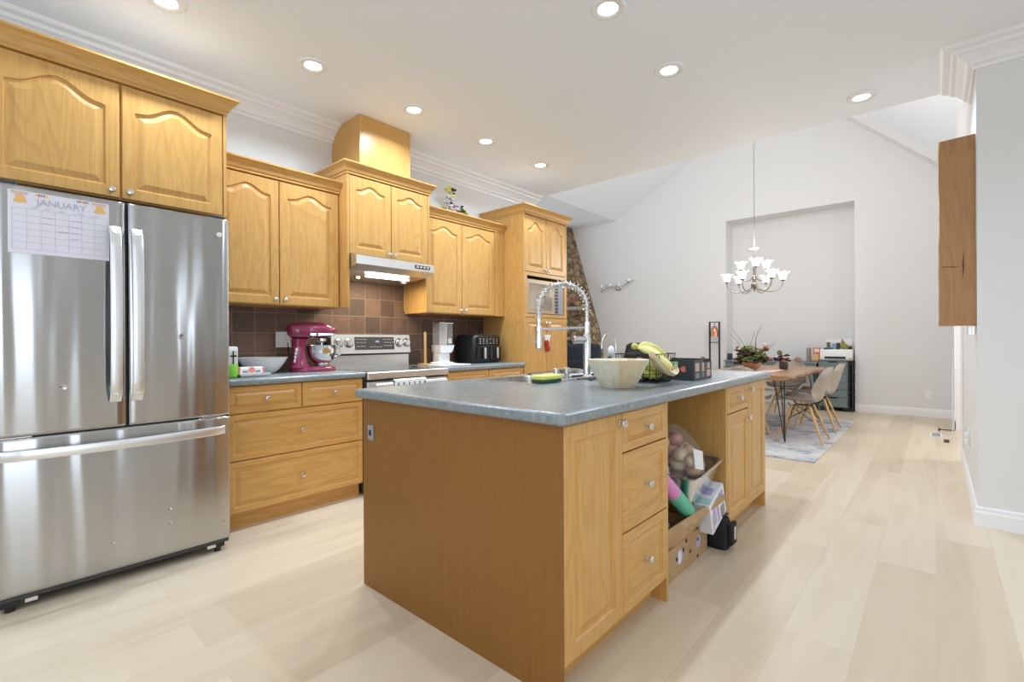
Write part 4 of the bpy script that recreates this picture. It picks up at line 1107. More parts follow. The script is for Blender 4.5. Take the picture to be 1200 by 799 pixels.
# spring faucet: thick stem, side valve, support arm, spring hose arching to the spray head
fb = Vector((-1.59, 2.475, Zs)); tip = Vector((-1.765, 2.225, 1.10))
hd = Vector((tip.x - fb.x, tip.y - fb.y, 0)); reach = hd.length; hd.normalize()
t = thing('kitchen_faucet', 'tall chrome spring faucet with pull-down spray head at the sink', 'faucet', fb)
MB().lathe([(.030, 0), (.031, .006), (.024, .012), (.0225, .02), (.0225, .235), (.019, .25), (.014, .262), (.014, .30)], fb, n=24).build('stem', 'chrome', t, smooth=True)
vz_ = fb.z + .225; side = Vector((-.55, -.83, 0)).normalized()
MB().cyl(fb + Vector((0, 0, .225)), fb + Vector((0, 0, .225)) + side * .075, .022, n=20).build('valve', 'chrome', t, smooth=True)
hb = fb + Vector((0, 0, .225)) + side * .075
MB().lathe([(.0222, -.006), (.026, -.002), (.026, .010), (.022, .014), (0, .015)], hb, side, 20)  .build('knob', 'steel', t, smooth=True)
pk = 1.50
arc = [Vector((fb.x, fb.y, z)) for z in (1.20, 1.26, 1.32, 1.36)]
for i in range(1, 25):
    a = PI * i / 24
    arc.append(Vector((fb.x, fb.y, 1.36)) + hd * (reach / 2) * (1 - math.cos(a)) + Vector((0, 0, (pk - 1.36) * math.sin(a) * (1.0) - .02 * i / 24)))
arc += [Vector((tip.x, tip.y, z)) for z in (1.31, 1.27)]
MB().tube(arc, .0115, 10).build('hose', 'steel', t, smooth=True)
# helix spring round the hose
def resample(P, n):
    d = [0]
    for i in range(1, len(P)): d.append(d[-1] + (P[i] - P[i - 1]).length)
    out = []; k = 0
    for j in range(n):
        s_ = d[-1] * j / (n - 1)
        while k < len(P) - 2 and d[k + 1] < s_: k += 1
        q = (s_ - d[k]) / max(1e-9, d[k + 1] - d[k]); out.append(P[k].lerp(P[k + 1], min(1, q)))
    return out, d[-1]
turns = 24; pts, Ls = resample(arc[2:], turns * 12)
hx = []; perp = hd.cross(Vector((0, 0, 1)))
for j, p in enumerate(pts):
    t_ = (pts[min(j + 1, len(pts) - 1)] - pts[max(0, j - 1)]).normalized(); n2_ = perp.cross(t_).normalized()
    a = 2 * PI * j / 12
    hx.append(p + (perp * math.cos(a) + n2_ * math.sin(a)) * .0225)
MB().tube(hx, .0026, 5).build('spring', 'chrome', t, smooth=True)
MB().cyl((fb.x, fb.y, 1.195), (fb.x, fb.y, 1.262), .019, n=20).cyl((tip.x, tip.y, 1.262), (tip.x, tip.y, 1.285), .016, n=18).build('collar', 'chrome', t, smooth=True)
MB().tube([Vector((fb.x, fb.y, 1.225)) + hd * .012, Vector((tip.x, tip.y, 1.215)) - hd * .014], .0085, 12).cyl((tip.x, tip.y, 1.205), (tip.x, tip.y, 1.232), .0215, n=18).build('support_arm', 'chrome', t, smooth=True)
sh = MB().lathe([(.013, .0), (.019, .003), (.020, .06), (.017, .10), (.012, .15), (.0115, .165)], (tip.x, tip.y, 1.10), n=20).build('spray_head', 'chrome', t, smooth=True)
MB().tube([(tip.x - .012, tip.y - .016, 1.13), (tip.x - .03, tip.y - .035, 1.15), (tip.x - .04, tip.y - .045, 1.20)], [.004, .0035, .003], 6).build('spray_lever', 'chrome', sh, smooth=True)
# small filter tap
c = Vector((-1.59, 2.83, .9235))
t = thing('filter_tap', 'slim chrome gooseneck filter tap behind the wooden bowl', 'faucet', c)
MB().lathe([(.02, 0), (.02, .006), (.010, .014), (.008, .03)], c, n=16).tube([c + Vector((0, 0, .02)), c + Vector((0, 0, .19))] + [c + Vector((-.030 * (1 - math.cos(a)), -.042 * (1 - math.cos(a)), .19 + .075 * math.sin(a))) for a in [PI * i / 12 for i in range(1, 12)]] + [c + Vector((-.060, -.084, .17))], .0062, 8).build('spout', 'chrome', t, smooth=True)
MB().tube([c + Vector((.012, .0, .035)), c + Vector((.04, .01, .05))], .004, 6).build('lever', 'black', t, smooth=True)
# dish brush leaning by the tap
c = Vector((-1.53, 2.62, .9268))
t = thing('dish_brush', 'pale wooden dish brush with a white head standing behind the bowl', 'brush', c)
MB().cyl(c, c + Vector((0, .02, .10)), .017, .014, 14).build('handle', 'palewood', t, smooth=True)
MB().cyl(c + Vector((0, .02, .10)), c + Vector((0, .023, .115)), .0155, n=14).build('collar', 'black', t, smooth=True)
MB().sphere(c + Vector((.004, .035, .150)), (.018, .03, .036), 14).build('head', 'white', t, smooth=True)
# soap pumps
for y, m_, l_ in ((2.155, 'banana', 'yellow-tinted cylinder cap of the near soap dispenser by the sponge'), (2.255, 'steel', 'plain steel cylinder soap dispenser between the sponge and the faucet')):
    c = Vector((-1.585, y, Zs))
    t = thing('soap_dispenser', l_, 'soap dispenser', c, group='soap dispensers on the sink rim')
    MB().lathe([(.019, 0), (.019, .008), (.013, .010), (.013, .022)], c, n=18).build('base', 'chrome', t, smooth=True)
    MB().lathe([(.0165, .022), (.017, .026), (.017, .062), (.014, .067), (0, .068)], c, n=18).build('cap', 'steel', t, smooth=True)
    if m_ == 'banana': t['label'] = 'steel cylinder soap dispenser nearest the yellow sponge'
# sponge
c = (-1.555, 2.02, .9266)
t = thing('sponge', 'yellow sponge with green scourer lying on the sink rim', 'sponge', c)
MB().box(-1.60, 1.945, .9412, -1.515, 2.115, .966, .008, seg=2).build('foam', 'sponge', t, smooth=True)
MB().box(-1.598, 1.947, .9268, -1.517, 2.113, .941, .003).build('scourer', 'scour', t)
# steel drying rack over the far basin with a few pieces of steelware
t = thing('drying_rack', 'steel roll-out wire drying rack lying over the far sink basin', 'dish rack', (-1.80, 2.55, .928))
mb = MB()
for k in range(13):
    y = 2.40 + k * .027; mb.tube([(-1.975, y, .9305), (-1.640, y, .9305)], .0040, 6)
mb.build('bars', 'chrome', t, smooth=True)
MB().box(-1.985, 2.385, .9263, -1.972, 2.74, .937, .003).box(-1.645, 2.385, .9263, -1.632, 2.74, .937, .003).build('end_strip', 'darkgrey', t)
c = (-1.83, 2.62, .9348)
solo('steel_dish', MB().lathe([(.05, 0), (.055, .002), (.085, .022), (.09, .024), (.084, .024), (.05, .006), (0, .006)], c, n=28, cap=False), 'chrome', 'shallow steel dish on the drying rack', 'dish', c, smooth=True)
# steel tool rest along the rim
t = thing('spoon_rest', 'dark wire spoon rest between the faucet and the wooden bowl', 'spoon rest', (-1.50, 2.40, .9235))
mb = MB()
for y in (2.28, 2.34, 2.40, 2.46): mb.tube([(-1.53, y, .929), (-1.44, y, .929), (-1.43, y, .936)], .003, 6)
mb.tube([(-1.525, 2.27, .927), (-1.525, 2.47, .927)], .0035, 6).tube([(-1.445, 2.27, .927), (-1.445, 2.47, .927)], .0035, 6)
mb.build('wires', 'darkgrey', t, smooth=True)

# ------------------------------------------------------------------ bowl, basket, bananas, boxes
c = (-1.14, 2.045, .9235)
o = solo('salad_bowl', MB().lathe([(0, 0), (.080, 0), (.083, .003), (.113, .064), (.146, .130), (.147, .133), (.138, .133), (.105, .066), (.075, .012), (0, .010)], c, n=48, cap=False), 'staves', 'large pale wooden stave bowl on the island', 'bowl', c, smooth=True)
# wire basket
c = (-1.175, 2.41, .9235)
t = thing('wire_basket', 'black wire fruit basket behind the wooden bowl', 'basket', c)
BX0, BX1, BY0, BY1, BH = -1.275, -1.075, 2.315, 2.505, .15
mb = MB()
for z, k in ((.004, .0), (.045, .2), (.085, .5), (BH, 1)):
    e = .018 * k
    mb.tube([(BX0 - e, BY0 - e, .9235 + z + .002), (BX1 + e, BY0 - e, .9235 + z + .002), (BX1 + e, BY1 + e, .9235 + z + .002), (BX0 - e, BY1 + e, .9235 + z + .002)], .0032 if k == 1 else .002, 6, close=True)
def side_w(p, q):
    mb.tube([(p[0], p[1], .9275), (q[0], q[1], .9235 + BH)], .002, 5)
for k in range(7):
    x = lerp(BX0, BX1, k / 6); xe = lerp(BX0 - .018, BX1 + .018, k / 6)
    side_w((x, BY0), (xe, BY0 - .018)); side_w((x, BY1), (xe, BY1 + .018)); mb.tube([(x, BY0, .9275), (x, BY1, .9275)], .002, 5)
for k in range(9):
    y = lerp(BY0, BY1, k / 8); ye = lerp(BY0 - .018, BY1 + .018, k / 8)
    side_w((BX0, y), (BX0 - .018, ye)); side_w((BX1, y), (BX1 + .018, ye)); mb.tube([(BX0, y, .9275), (BX1, y, .9275)], .002, 5)
mb.build('wires', 'blackmetal', t, smooth=True)
def banana(mb, root, dirv, bend, L_, r=.018, n=12):
    pts = []; rr = []
    for i in range(n + 1):
        q = i / n
        pts.append(Vector(root) + Vector(dirv) * L_ * q + Vector(bend) * (4 * q * (1 - q)))
        rr.append(r * (.28 if q < .08 else .35 + .65 * min(1, (q - .05) / .16)) if q < .5 else r * max(.22, min(1, (1.02 - q) / .14)))
    mb.tube(pts, rr, 7)
    return pts[-1]
t = thing('banana_bunch', 'bunch of ripe yellow bananas heaped on top of the wire basket', 'bananas', (-1.20, 2.42, 1.0))
crown_b = Vector((-1.205, 2.345, 1.115))
specs = [((.07, .20, -.115), (.01, .0, .036)), ((.12, .14, -.12), (.015, 0, .036)), ((.02, .22, -.10), (0, 0, .042)), ((.15, .08, -.115), (.01, -.015, .03)), ((.09, .17, -.08), (0, 0, .046)), ((.16, .03, -.10), (.01, -.02, .02))]
for d_, b_ in specs:
    mb = MB(); L_ = 1.0
    e = banana(mb, crown_b + Vector(d_) * .06, Vector(d_) * 1.12, b_, L_)
    o = mb.build('banana', 'banana', t, smooth=True)
    MB().sphere(e, .0055, 6).build('tip', 'bananatip', o, smooth=True)
MB().sphere(crown_b, (.02, .02, .018), 10).build('stem_end', 'bananag', t, smooth=True)
t = thing('banana_bunch', 'greener bananas lying inside the wire basket', 'bananas', (-1.15, 2.42, .95))
for k, (y, z) in enumerate(((2.345, .955), (2.385, .952), (2.42, .958), (2.365, .988))):
    mb = MB(); e = banana(mb, (-1.265, y, z), (.175, .01, 0), (0, .008, .014 if k < 3 else .02), 1.0)
    mb.build('banana', 'bananag', t, smooth=True)
for k, (x, y, z) in enumerate(((-1.20, 2.465, .962), (-1.11, 2.465, .962), (-1.245, 2.47, 1.02), (-1.155, 2.47, 1.022))):
    solo('avocado', MB().sphere((x, y, z), (.034, .033, .033), 14), 'banana' if k == 3 else 'leaf', ['dark green avocado at the bottom of the basket on the range side', 'dark green avocado at the bottom of the basket by the tray', 'dark green avocado stacked on top of another in the basket corner', 'yellow mango lying on top of the avocados in the basket'][k], 'fruit', (x, y, z), 'fruit in the wire basket', smooth=True)
# boat-shaped wooden tray leaning over basket edge
c = (-1.03, 2.35, 1.0)
t = thing('boat_tray', 'curved pale wooden boat-shaped tray leaning on the wire basket', 'tray', c)
A0 = Vector((-1.02, 2.155, 1.095)); A1 = Vector((-1.01, 2.43, 1.01)); mid = Vector((-1.00, 2.28, .95))
n = 20; rs = []
for i in range(n + 1):
    q = i / n
    p = A0 * (1 - q) ** 2 + mid * 2 * q * (1 - q) + A1 * q * q
    tg = ((mid - A0) * 2 * (1 - q) + (A1 - mid) * 2 * q).normalized()
    wv = Vector((1, 0, -.45)).normalized(); wv = (wv - tg * wv.dot(tg)).normalized(); nn = tg.cross(wv)
    hw = .042 * max(.12, math.sin(PI * min(1, max(0, q))) ** .5); dp_ = .022
    sec = []
    for (a, b_) in ((-1, 0), (-.75, -.75), (-.3, -1), (.3, -1), (.75, -.75), (1, 0), (.9, 0), (.62, -.55), (.25, -.72), (-.25, -.72), (-.62, -.55), (-.9, 0)):
        sec.append(p + wv * hw * a + nn * (dp_ * b_ * -1 if nn.z < 0 else dp_ * b_))
    rs.append(sec)
MB().rings(rs, True, True).build('tray', 'palewood', t, smooth=True, angle=35)
# black display carton
P0 = Vector((-.985, 2.60, .9235))
t = thing('snack_carton', 'open black printed snack carton on the island behind the basket', 'box', P0)
ex = Vector((-.26, .02, 0)); ey = Vector((-.02, .33, 0)); ez = Vector((0, 0, .108))
def slab(mb, o_, a, b_, c_):
    vs = [o_, o_ + a, o_ + a + b_, o_ + b_, o_ + c_, o_ + a + c_, o_ + a + b_ + c_, o_ + b_ + c_]
    mb.add(vs, [(0, 3, 2, 1), (4, 5, 6, 7), (0, 1, 5, 4), (1, 2, 6, 5), (2, 3, 7, 6), (3, 0, 4, 7)]); return mb
mb = MB(); th_ = .003
exn, eyn = ex.normalized(), ey.normalized()
slab(mb, P0 + Vector((0, 0, .0005)), ex, ey, Vector((0, 0, .003)))
slab(mb, P0 + Vector((0, 0, .0035)), exn * th_, ey * .50, ez); slab(mb, P0 + ey * .50 + Vector((0, 0, .0035)), exn * th_, ey * .5, ez * .86)
slab(mb, P0 + ex - exn * th_ + Vector((0, 0, .0035)), exn * th_, ey, ez * .9)
slab(mb, P0 + exn * th_ + Vector((0, 0, .0035)), exn * .09, eyn * th_, ez); slab(mb, P0 + exn * .093 + Vector((0, 0, .0035)), exn * .164, eyn * th_, ez * .55)
slab(mb, P0 + ey - eyn * th_ + exn * th_ + Vector((0, 0, .0035)), ex - exn * 2 * th_, eyn * th_, ez)
slab(mb, P0 + ey * .44 + ez + Vector((0, 0, .0035)), exn * th_, ey * .16, ez * .14)
mb.build('carton', 'darkgrey', t)
def decal(mb, s0, s1, z0, z1):
    slab(mb, P0 + eyn * s0 - exn * .0008 + Vector((0, 0, z0)), exn * .0007, eyn * (s1 - s0), Vector((0, 0, z1 - z0)))
for q in ((.025, .090, .050, .095), (.145, .180, .045, .095), (.245, .290, .058, .09), (.235, .305, .012, .05)):
    mb = MB(); decal(mb, *q); mb.build('side_picture', 'peach', t)
for q in ((.03, .085, .012, .04), (.15, .175, .015, .038)):
    mb = MB(); decal(mb, *q); mb.build('side_print', 'grayprint', t)
mb = MB(); q_ = P0 + exn * .06 - eyn * .0008 + Vector((0, 0, .062))
mb.lathe([(0, 0), (.017, 0), (.017, .0008), (0, .0008)], q_, -eyn, 14)
mb.build('front_badge', 'redp', t)
c = P0 + ex * .55 + ey * .35
t = thing('green_packet', 'light green and white packet standing in the black carton', 'packet', c + Vector((0, 0, .005)))
slab(MB(), P0 + exn * .05 + eyn * .05 + Vector((0, 0, .006)), exn * .14, eyn * .02, Vector((0, 0, .093))).build('pack', mat('pale_green_print', srgb(176, 224, 160), .4), t)
slab(MB(), P0 + exn * .09 + eyn * .049 + Vector((0, 0, .03)), exn * .05, -eyn * .0008, Vector((0, 0, .05))).build('white_label', 'white', t)

# ------------------------------------------------------------------ the open bay: boxes and bags
bx0, bx1, by0, by1 = -1.24, -.94, 2.05, 2.665
t = thing('fruit_carton', 'low printed cardboard fruit carton with a raised kraft flap in the island bay', 'box', ((bx0 + bx1) / 2, (by0 + by1) / 2, 0))
mb = MB(); bh = .15
mb.box(bx0, by0, .001, bx1, by1, .006); mb.box(bx1 - .006, by0, .006, bx1, by1, bh); mb.box(bx0, by0, .006, bx0 + .006, by1, bh); mb.box(bx0, by0, .006, bx1, by0 + .006, bh); mb.box(bx0, by1 - .006, .006, bx1, by1, bh)
mb.build('tray', 'card', t)
mb = MB()
for y, z in ((2.13, .072), (2.25, .085), (2.33, .105), (2.42, .07), (2.52, .10), (2.60, .118), (2.10, .138), (2.37, .138), (2.13, .012), (2.52, .012)):
    mb.lathe([(0, 0), (.011, 0), (.011, .0012), (0, .0012)], (bx1, y, z), (1, 0, 0), 12)
mb.build('vent_holes', 'groove', t)
mb = MB(); mb.lathe([(0, 0), (.038, 0), (.038, .0008), (0, .0008)], (bx1, 2.29, .085), (1, 0, 0), 18).lathe([(0, 0), (.032, 0), (.032, .0008), (0, .0008)], (bx1, 2.53, .085), (1, 0, 0), 18).box(bx1, 2.61, .10, bx1 + .0008, by1 - .005, .14)
mb.build('print', 'lilac', t)
mb = MB(); mb.rings([[Vector((bx1 + x, 2.285 + .017 * math.cos(a), .085 + .032 * math.sin(a))) for a in [2 * PI * i / 18 for i in range(18)]] for x in (.0008, .0016)], True, True)
mb.build('label', 'white', t)
fp = [(-.96, 2.10, .155), (-.96, 2.187, .12), (-.935, 2.44, .152), (-.885, 2.448, .25), (-.850, 2.68, .285), (-.850, 2.69, .315), (-.96, 2.189, .237), (-.965, 2.10, .20)]
mb = MB(); n_ = len(fp)
mb.add([Vector(p) for p in fp] + [Vector(p) - Vector((.005, 0, 0)) for p in fp], [tuple(range(n_)), tuple(range(2 * n_ - 1, n_ - 1, -1))] + [(i, (i + 1) % n_, n_ + (i + 1) % n_, n_ + i) for i in range(n_)])
mb.build('flap', 'card', t)
for y, m_, r_, l_ in ((2.13, 'towel', .034, 'white wrapped bundle nearest the drawers in the low carton'), (2.23, 'burgundy', .030, 'dark red bundle in the low carton'), (2.34, 'silverfoil', .034, 'shiny white bundle just behind the dark red one in the low carton'), (2.45, 'terracotta', .030, 'brown bundle at the far end of the low carton')):
    c = (-1.00, y, .12)
    solo('wrapped_bundle', MB().sphere(c, (.034, .046, r_), 12).sphere((c[0], y, .055), (.034, .046, .048), 10), m_, l_, 'bundle', c, 'bundles in the low carton', smooth=True)
t = thing('storage_box', 'dark brown box deep in the island bay under the foil tray', 'box', (-1.22, 2.40, 0))
MB().box(-1.49, 2.06, .001, -1.25, 2.74, .30, .004).build('box', 'card', t)
# rolls of wrap leaning against the drawers
def roll(label, a, b_, r, ms):
    a, b_ = Vector(a), Vector(b_)
    t = thing('wrap_roll', label, 'roll', b_)
    MB().cyl(a, a.lerp(b_, .55), r, n=20).build('film', ms[0], t, smooth=True)
    MB().cyl(a.lerp(b_, .5505), b_, r * 1.002, n=20).build('film', ms[1], t, smooth=True, label=ms[2])
    MB().cyl(b_, b_ + (b_ - a).normalized() * .003, r * .8, n=20).build('core', 'card', t, smooth=True)
roll('pink and teal roll of wrap leaning in the bay under the foil tray', (-.975, 2.06, .56), (-.955, 2.42, .275), .040, ('pinkfoil', 'tealfoil', 'teal end of the wrap'))
roll('silvery roll of wrap leaning below the pink one', (-1.065, 2.07, .52), (-1.04, 2.33, .20), .030, ('silverfoil', 'handle', 'grey end of the wrap'))
# foil tray
t = thing('foil_tray', 'deep aluminium foil tray holding the net bag of onions', 'tray', (-1.03, 2.55, .31))
def rr2(x0, x1, y0, y1, q, z0, dz): 
    return [Vector((p.x, p.y, z0 + dz * (p.y - 2.39))) for p in rrect(x0, x1, y0, y1, q, 0)]
x0, x1, y0, y1 = -1.24, -.885, 2.375, 2.775
rs = [rr2(x0 + .05, x1 - .05, y0 + .03, y1 - .05, .04, .305, .08), rr2(x0 + .012, x1 - .012, y0 + .010, y1 - .012, .04, .435, .10), rr2(x0, x1, y0, y1, .045, .438, .10), rr2(x0 - .002, x1 + .002, y0 - .002, y1 + .002, .047, .446, .10), rr2(x0 + .006, x1 - .006, y0 + .006, y1 - .006, .045, .449, .10),
      rr2(x0 + .016, x1 - .016, y0 + .014, y1 - .016, .04, .437, .10), rr2(x0 + .054, x1 - .054, y0 + .034, y1 - .054, .035, .31, .08)]
MB().rings(rs, True, True).build('tray', 'silverfoil', t, smooth=True, angle=50)
random.seed(4)
ons = [(-.98, 2.46, .395), (-.97, 2.55, .400), (-1.06, 2.44, .40), (-1.06, 2.54, .40), (-1.07, 2.63, .41), (-.985, 2.64, .415), (-.95, 2.50, .465), (-.96, 2.58, .470), (-1.03, 2.49, .485), (-1.04, 2.59, .480), (-1.10, 2.55, .49), (-1.0, 2.46, .545), (-1.0, 2.545, .555), (-1.08, 2.50, .56), (-.94, 2.45, .53), (-1.05, 2.60, .55), (-1.05, 2.50, .62), (-1.10, 2.45, .60)]
for k_, p in enumerate(ons):
    tone_ = ('onion', 'onion_pink', 'onion_pale')[k_ % 3]; word_ = ('brown', 'pinkish', 'pale cream')[k_ % 3]; lev_ = 'at the bottom of the heap' if p[2] < .44 else ('in the middle of the heap' if p[2] < .52 else 'near the top of the heap')
    r_ = random.uniform(.036, .043)
    mb = MB().sphere(p, (r_, r_, r_ * .9), 14); mb.cyl(Vector(p) + Vector((0, 0, r_ * .85)), Vector(p) + Vector((.004, .004, r_ * 1.15)), .006, .002, 6)
    solo('onion', mb, tone_, word_ + ' onion ' + lev_ + ' in the bag on the foil tray', 'onion', p, 'onions in the foil tray', smooth=True)
t = thing('produce_bag', 'crinkled clear plastic bag round the onions, with a white label', 'bag', (-1.03, 2.53, .36))
mb = MB(); rs = []
for k in range(9):
    q = k / 8; z = lerp(.355, .70, q); rr_ = (.135 * math.sin(PI * min(1, .22 + q * .72)) ** .7 + .012) * (1 if q < .95 else .6)
    cxx, cyy = -1.035 - .03 * q, 2.535 - .06 * q
    rs.append([Vector((cxx + rr_ * .98 * math.cos(a) * (1 + .05 * math.sin(a * 5 + k * 1.3)), cyy + rr_ * 1.05 * math.sin(a) * (1 + .05 * math.cos(a * 7 + k)), z)) for a in [2 * PI * i / 36 for i in range(36)]])
mb.rings(rs, True, False).build('film', 'film', t, smooth=True)
MB().add([(-.905, 2.405, .50), (-.89, 2.475, .48), (-.895, 2.475, .575), (-.915, 2.405, .60), (-.910, 2.405, .50), (-.895, 2.475, .48), (-.90, 2.475, .575), (-.92, 2.405, .60)], [(0, 1, 2, 3), (7, 6, 5, 4), (0, 4, 5, 1), (1, 5, 6, 2), (2, 6, 7, 3), (3, 7, 4, 0)]).build('label', 'white', t)
# white game-like carton tilted beside it
rot = Matrix.Translation(Vector((-.955, 2.56, .125))) @ Matrix.Rotation(math.radians(19), 4, 'X')
t = thing('white_carton', 'white printed carton lying tilted between the flap and the black bag', 'box', (-.955, 2.56, .125), rot=None)
t.rotation_euler = (math.radians(19), 0, 0)
W_, Lh, Hh = .082, .225, .175
MB().box(0, 0, 0, W_, Lh, Hh, .0015).build('carton', 'white', t, local=True)
for a, b_, c_, d_ in ((.035, .03, .075, .15), (.09, .02, .12, .155), (.135, .10, .20, .16)):
    MB().box(W_ + .0001, a, b_, W_ + .0009, c_, d_).build('side_picture', 'lilac', t, local=True)
for a, b_, c_, d_ in ((.14, .015, .20, .075), (.175, .085, .205, .095), (.02, .015, .028, .10)):
    MB().box(W_ + .0001, a, b_, W_ + .0009, c_, d_).build('side_print', 'grayprint', t, local=True)
MB().box(.02, .09, Hh + .0001, .06, .155, Hh + .0009).build('top_print', 'lilac', t, local=True)
MB().box(.004, .008, Hh + .0001, W_ - .004, .06, Hh + .0009).build('top_patch', mat('pale_teal_print', srgb(176, 212, 214), .5), t, local=True)
# black bag
t = thing('camera_bag', 'small black fabric shoulder bag on the floor at the edge of the island bay', 'bag', (-.90, 2.74, 0))
rs = []
for z, k in ((.001, .8), (.012, .97), (.07, 1.0), (.135, .96), (.165, .80), (.175, .5)):
    rs.append([Vector((-.905 + .062 * k * math.copysign(abs(math.cos(a)) ** .5, math.cos(a)), 2.738 + .053 * k * math.copysign(abs(math.sin(a)) ** .5, math.sin(a)), z)) for a in [2 * PI * i / 24 for i in range(24)]])
MB().rings(rs, True, True).build('body', 'blackcloth', t, smooth=True)
MB().box(-.845, 2.70, .03, -.822, 2.788, .150, .008, seg=2).build('pocket', 'blackcloth', t, smooth=True)
MB().box(-.8215, 2.73, .06, -.817, 2.755, .13, .002).build('buckle', 'handle', t)
MB().tube([(-.89, 2.71, .165), (-.87, 2.71, .185), (-.86, 2.75, .190), (-.88, 2.78, .165)], .006, 6).build('strap', 'black', t, smooth=True)

# ------------------------------------------------------------------ dining room
t = thing('area_rug', 'grey-blue distressed area rug under the dining table', 'rug', (-1.9, 6.6, 0))
MB().box(-2.35, 5.15, .001, -.84, 8.1, .009, .003).build('pile', 'rug', t)
ZR = .0095
t = thing('dining_table', 'live-edge wooden slab dining table on black hairpin legs', 'table', (-1.68, 6.9, ZR))
random.seed(5)
tx0, tx1, ty0, ty1 = -2.22, -1.15, 5.79, 8.02
out = []
for i in range(41):
    q = i / 40; out.append((tx1 + .012 * math.sin(q * 11) + .010 * math.sin(q * 29 + 1) - (.03 * (q < .03) + .02 * (q > .97)), lerp(ty0, ty1, q)))
for i in range(41):
    q = 1 - i / 40; out.append((tx0 + .014 * math.sin(q * 9 + 2) + .008 * math.sin(q * 31), lerp(ty0, ty1, q)))
rs = [[Vector((x - (.028 if x > -1.6 else -.028), y, .700)) for x, y in out], [Vector((x, y, .728)) for x, y in out], [Vector((x - (.008 if x > -1.6 else -.008), y, .750)) for x, y in out]]
MB().rings(rs, True, True).build('tabletop', 'walnut', t, smooth=True, angle=30)
for (x, y, sx, sy) in ((-1.27, 5.93, 1, -1), (-1.27, 7.85, 1, 1), (-2.10, 5.93, -1, -1), (-2.10, 7.85, -1, 1)):
    f = Vector((x + .03 * sx, y + .03 * sy, ZR + .006))
    mb = MB()
    for dx_, dy_ in ((-.085 * sx, 0), (0, -.085 * sy)):
        mb.tube([Vector((x + dx_, y + dy_, .699)), f + Vector((dx_ * .06, dy_ * .06, .02)), f], .0065, 7)
    mb.tube([Vector((x - .02 * sx, y - .02 * sy, .699)), f], .0065, 7)
    mb.box(x - .085 * sx - .015 * sx, y - .085 * sy - .015 * sy, .6945, x + .015 * sx, y + .015 * sy, .6995)
    mb.build('leg', 'blackmetal', t, smooth=True, angle=30)
# moulded chairs (local: facing +x)
def shell_pt(s_, u):
    """s 0..1 from front lip of the seat to the top of the back, u -1..1 across"""
    prof = [(.235, .435), (.20, .452), (.10, .448), (-.02, .436), (-.12, .437), (-.175, .470), (-.205, .54), (-.232, .63), (-.262, .73), (-.290, .825)]
    k = s_ * (len(prof) - 1); i = min(int(k), len(prof) - 2); f = k - i
    def P_(j): return Vector(prof[max(0, min(len(prof) - 1, j))])
    a, b_, c, d_ = P_(i - 1), P_(i), P_(i + 1), P_(i + 2)
    p = .5 * ((2 * b_) + (c - a) * f + (2 * a - 5 * b_ + 4 * c - d_) * f * f + (3 * b_ - a - 3 * c + d_) * f ** 3)
    hw = .228 * (1 - .10 * max(0, (s_ - .45) / .55) ** 2)
    if s_ < .12: hw *= .86 + .14 * (s_ / .12) ** .5
    if s_ > .86: hw *= max(.2, 1 - ((s_ - .86) / .14) ** 2.2 * .62)
    seat = max(0, 1 - max(0, s_ - .45) / .25); side = abs(u) ** 2.6
    up = .055 * side * seat * min(1, s_ / .15 + .2); fw = .075 * side * (1 - seat) * (1 - max(0, (s_ - .8) / .2) * .6)
    return Vector((p.x + fw + .02 * side * (1 - seat), hw * u, p.y + up))
def shell_mesh():
    ns, nu = 30, 16; mb = MB(); top = []; bot = []
    for i in range(ns + 1):
        for j in range(nu + 1):
            s_, u = i / ns, -1 + 2 * j / nu
            p = shell_pt(s_, u); e = .01
            a = shell_pt(min(1, s_ + e), u) - shell_pt(max(0, s_ - e), u); b_ = shell_pt(s_, min(1, u + e)) - shell_pt(s_, max(-1, u - e))
            n_ = a.cross(b_).normalized()
            top.append(p); bot.append(p + n_ * .006)
    off = len(top); fs = []; w_ = nu + 1
    for i in range(ns):
        for j in range(nu):
            q = (i * w_ + j, i * w_ + j + 1, (i + 1) * w_ + j + 1, (i + 1) * w_ + j)
            fs.append(q); fs.append(tuple(off + k for k in reversed(q)))
    edge = [j for j in range(w_)] + [i * w_ + nu for i in range(1, ns + 1)] + [ns * w_ + j for j in range(nu - 1, -1, -1)] + [i * w_ for i in range(ns - 1, 0, -1)]
    for k in range(len(edge)):
        a, b_ = edge[k], edge[(k + 1) % len(edge)]
        fs.append((a, off + a, off + b_, b_))
    return mb.add(top + bot, fs)
def make_chair(label, loc, rz):
    t = thing('dining_chair', label, 'chair', loc, rz, group='moulded shell chairs round the dining table')
    shell_mesh().build('shell_seat', 'taupe', t, smooth=True, local=True, angle=70)
    tops = {}
    for sx in (-1, 1):
        for sy in (-1, 1):
            a = Vector((.085 * sx + .0, .10 * sy, .395)); f = Vector((.225 * sx - (.0), .215 * sy, 0)); tops[(sx, sy)] = (a, f)
            mb = MB(); pts = [a, a.lerp(f, .35), f]; mb.tube(pts, [.013, .0165, .0095], 10)
            mb.build('leg', 'beech', t, smooth=True, local=True)
    mb = MB()
    def on(k, q): a, f = tops[k]; return a.lerp(f, q)
    for k1, k2 in (((1, 1), (1, -1)), ((-1, 1), (-1, -1)), ((1, 1), (-1, 1)), ((1, -1), (-1, -1))):
        mb.tube([on(k1, .05), on(k2, .42)], .004, 5).tube([on(k2, .05), on(k1, .42)], .004, 5)
    for k in tops: mb.tube([on(k, .02), Vector((k[0] * .12, k[1] * .14, .425))], .006, 5)
    mb.tube([on((1, 1), .0), on((-1, -1), .0)], .006, 5).tube([on((1, -1), .0), on((-1, 1), .0)], .006, 5)
    mb.build('wire_frame', 'blackmetal', t, smooth=True, local=True)
    return t
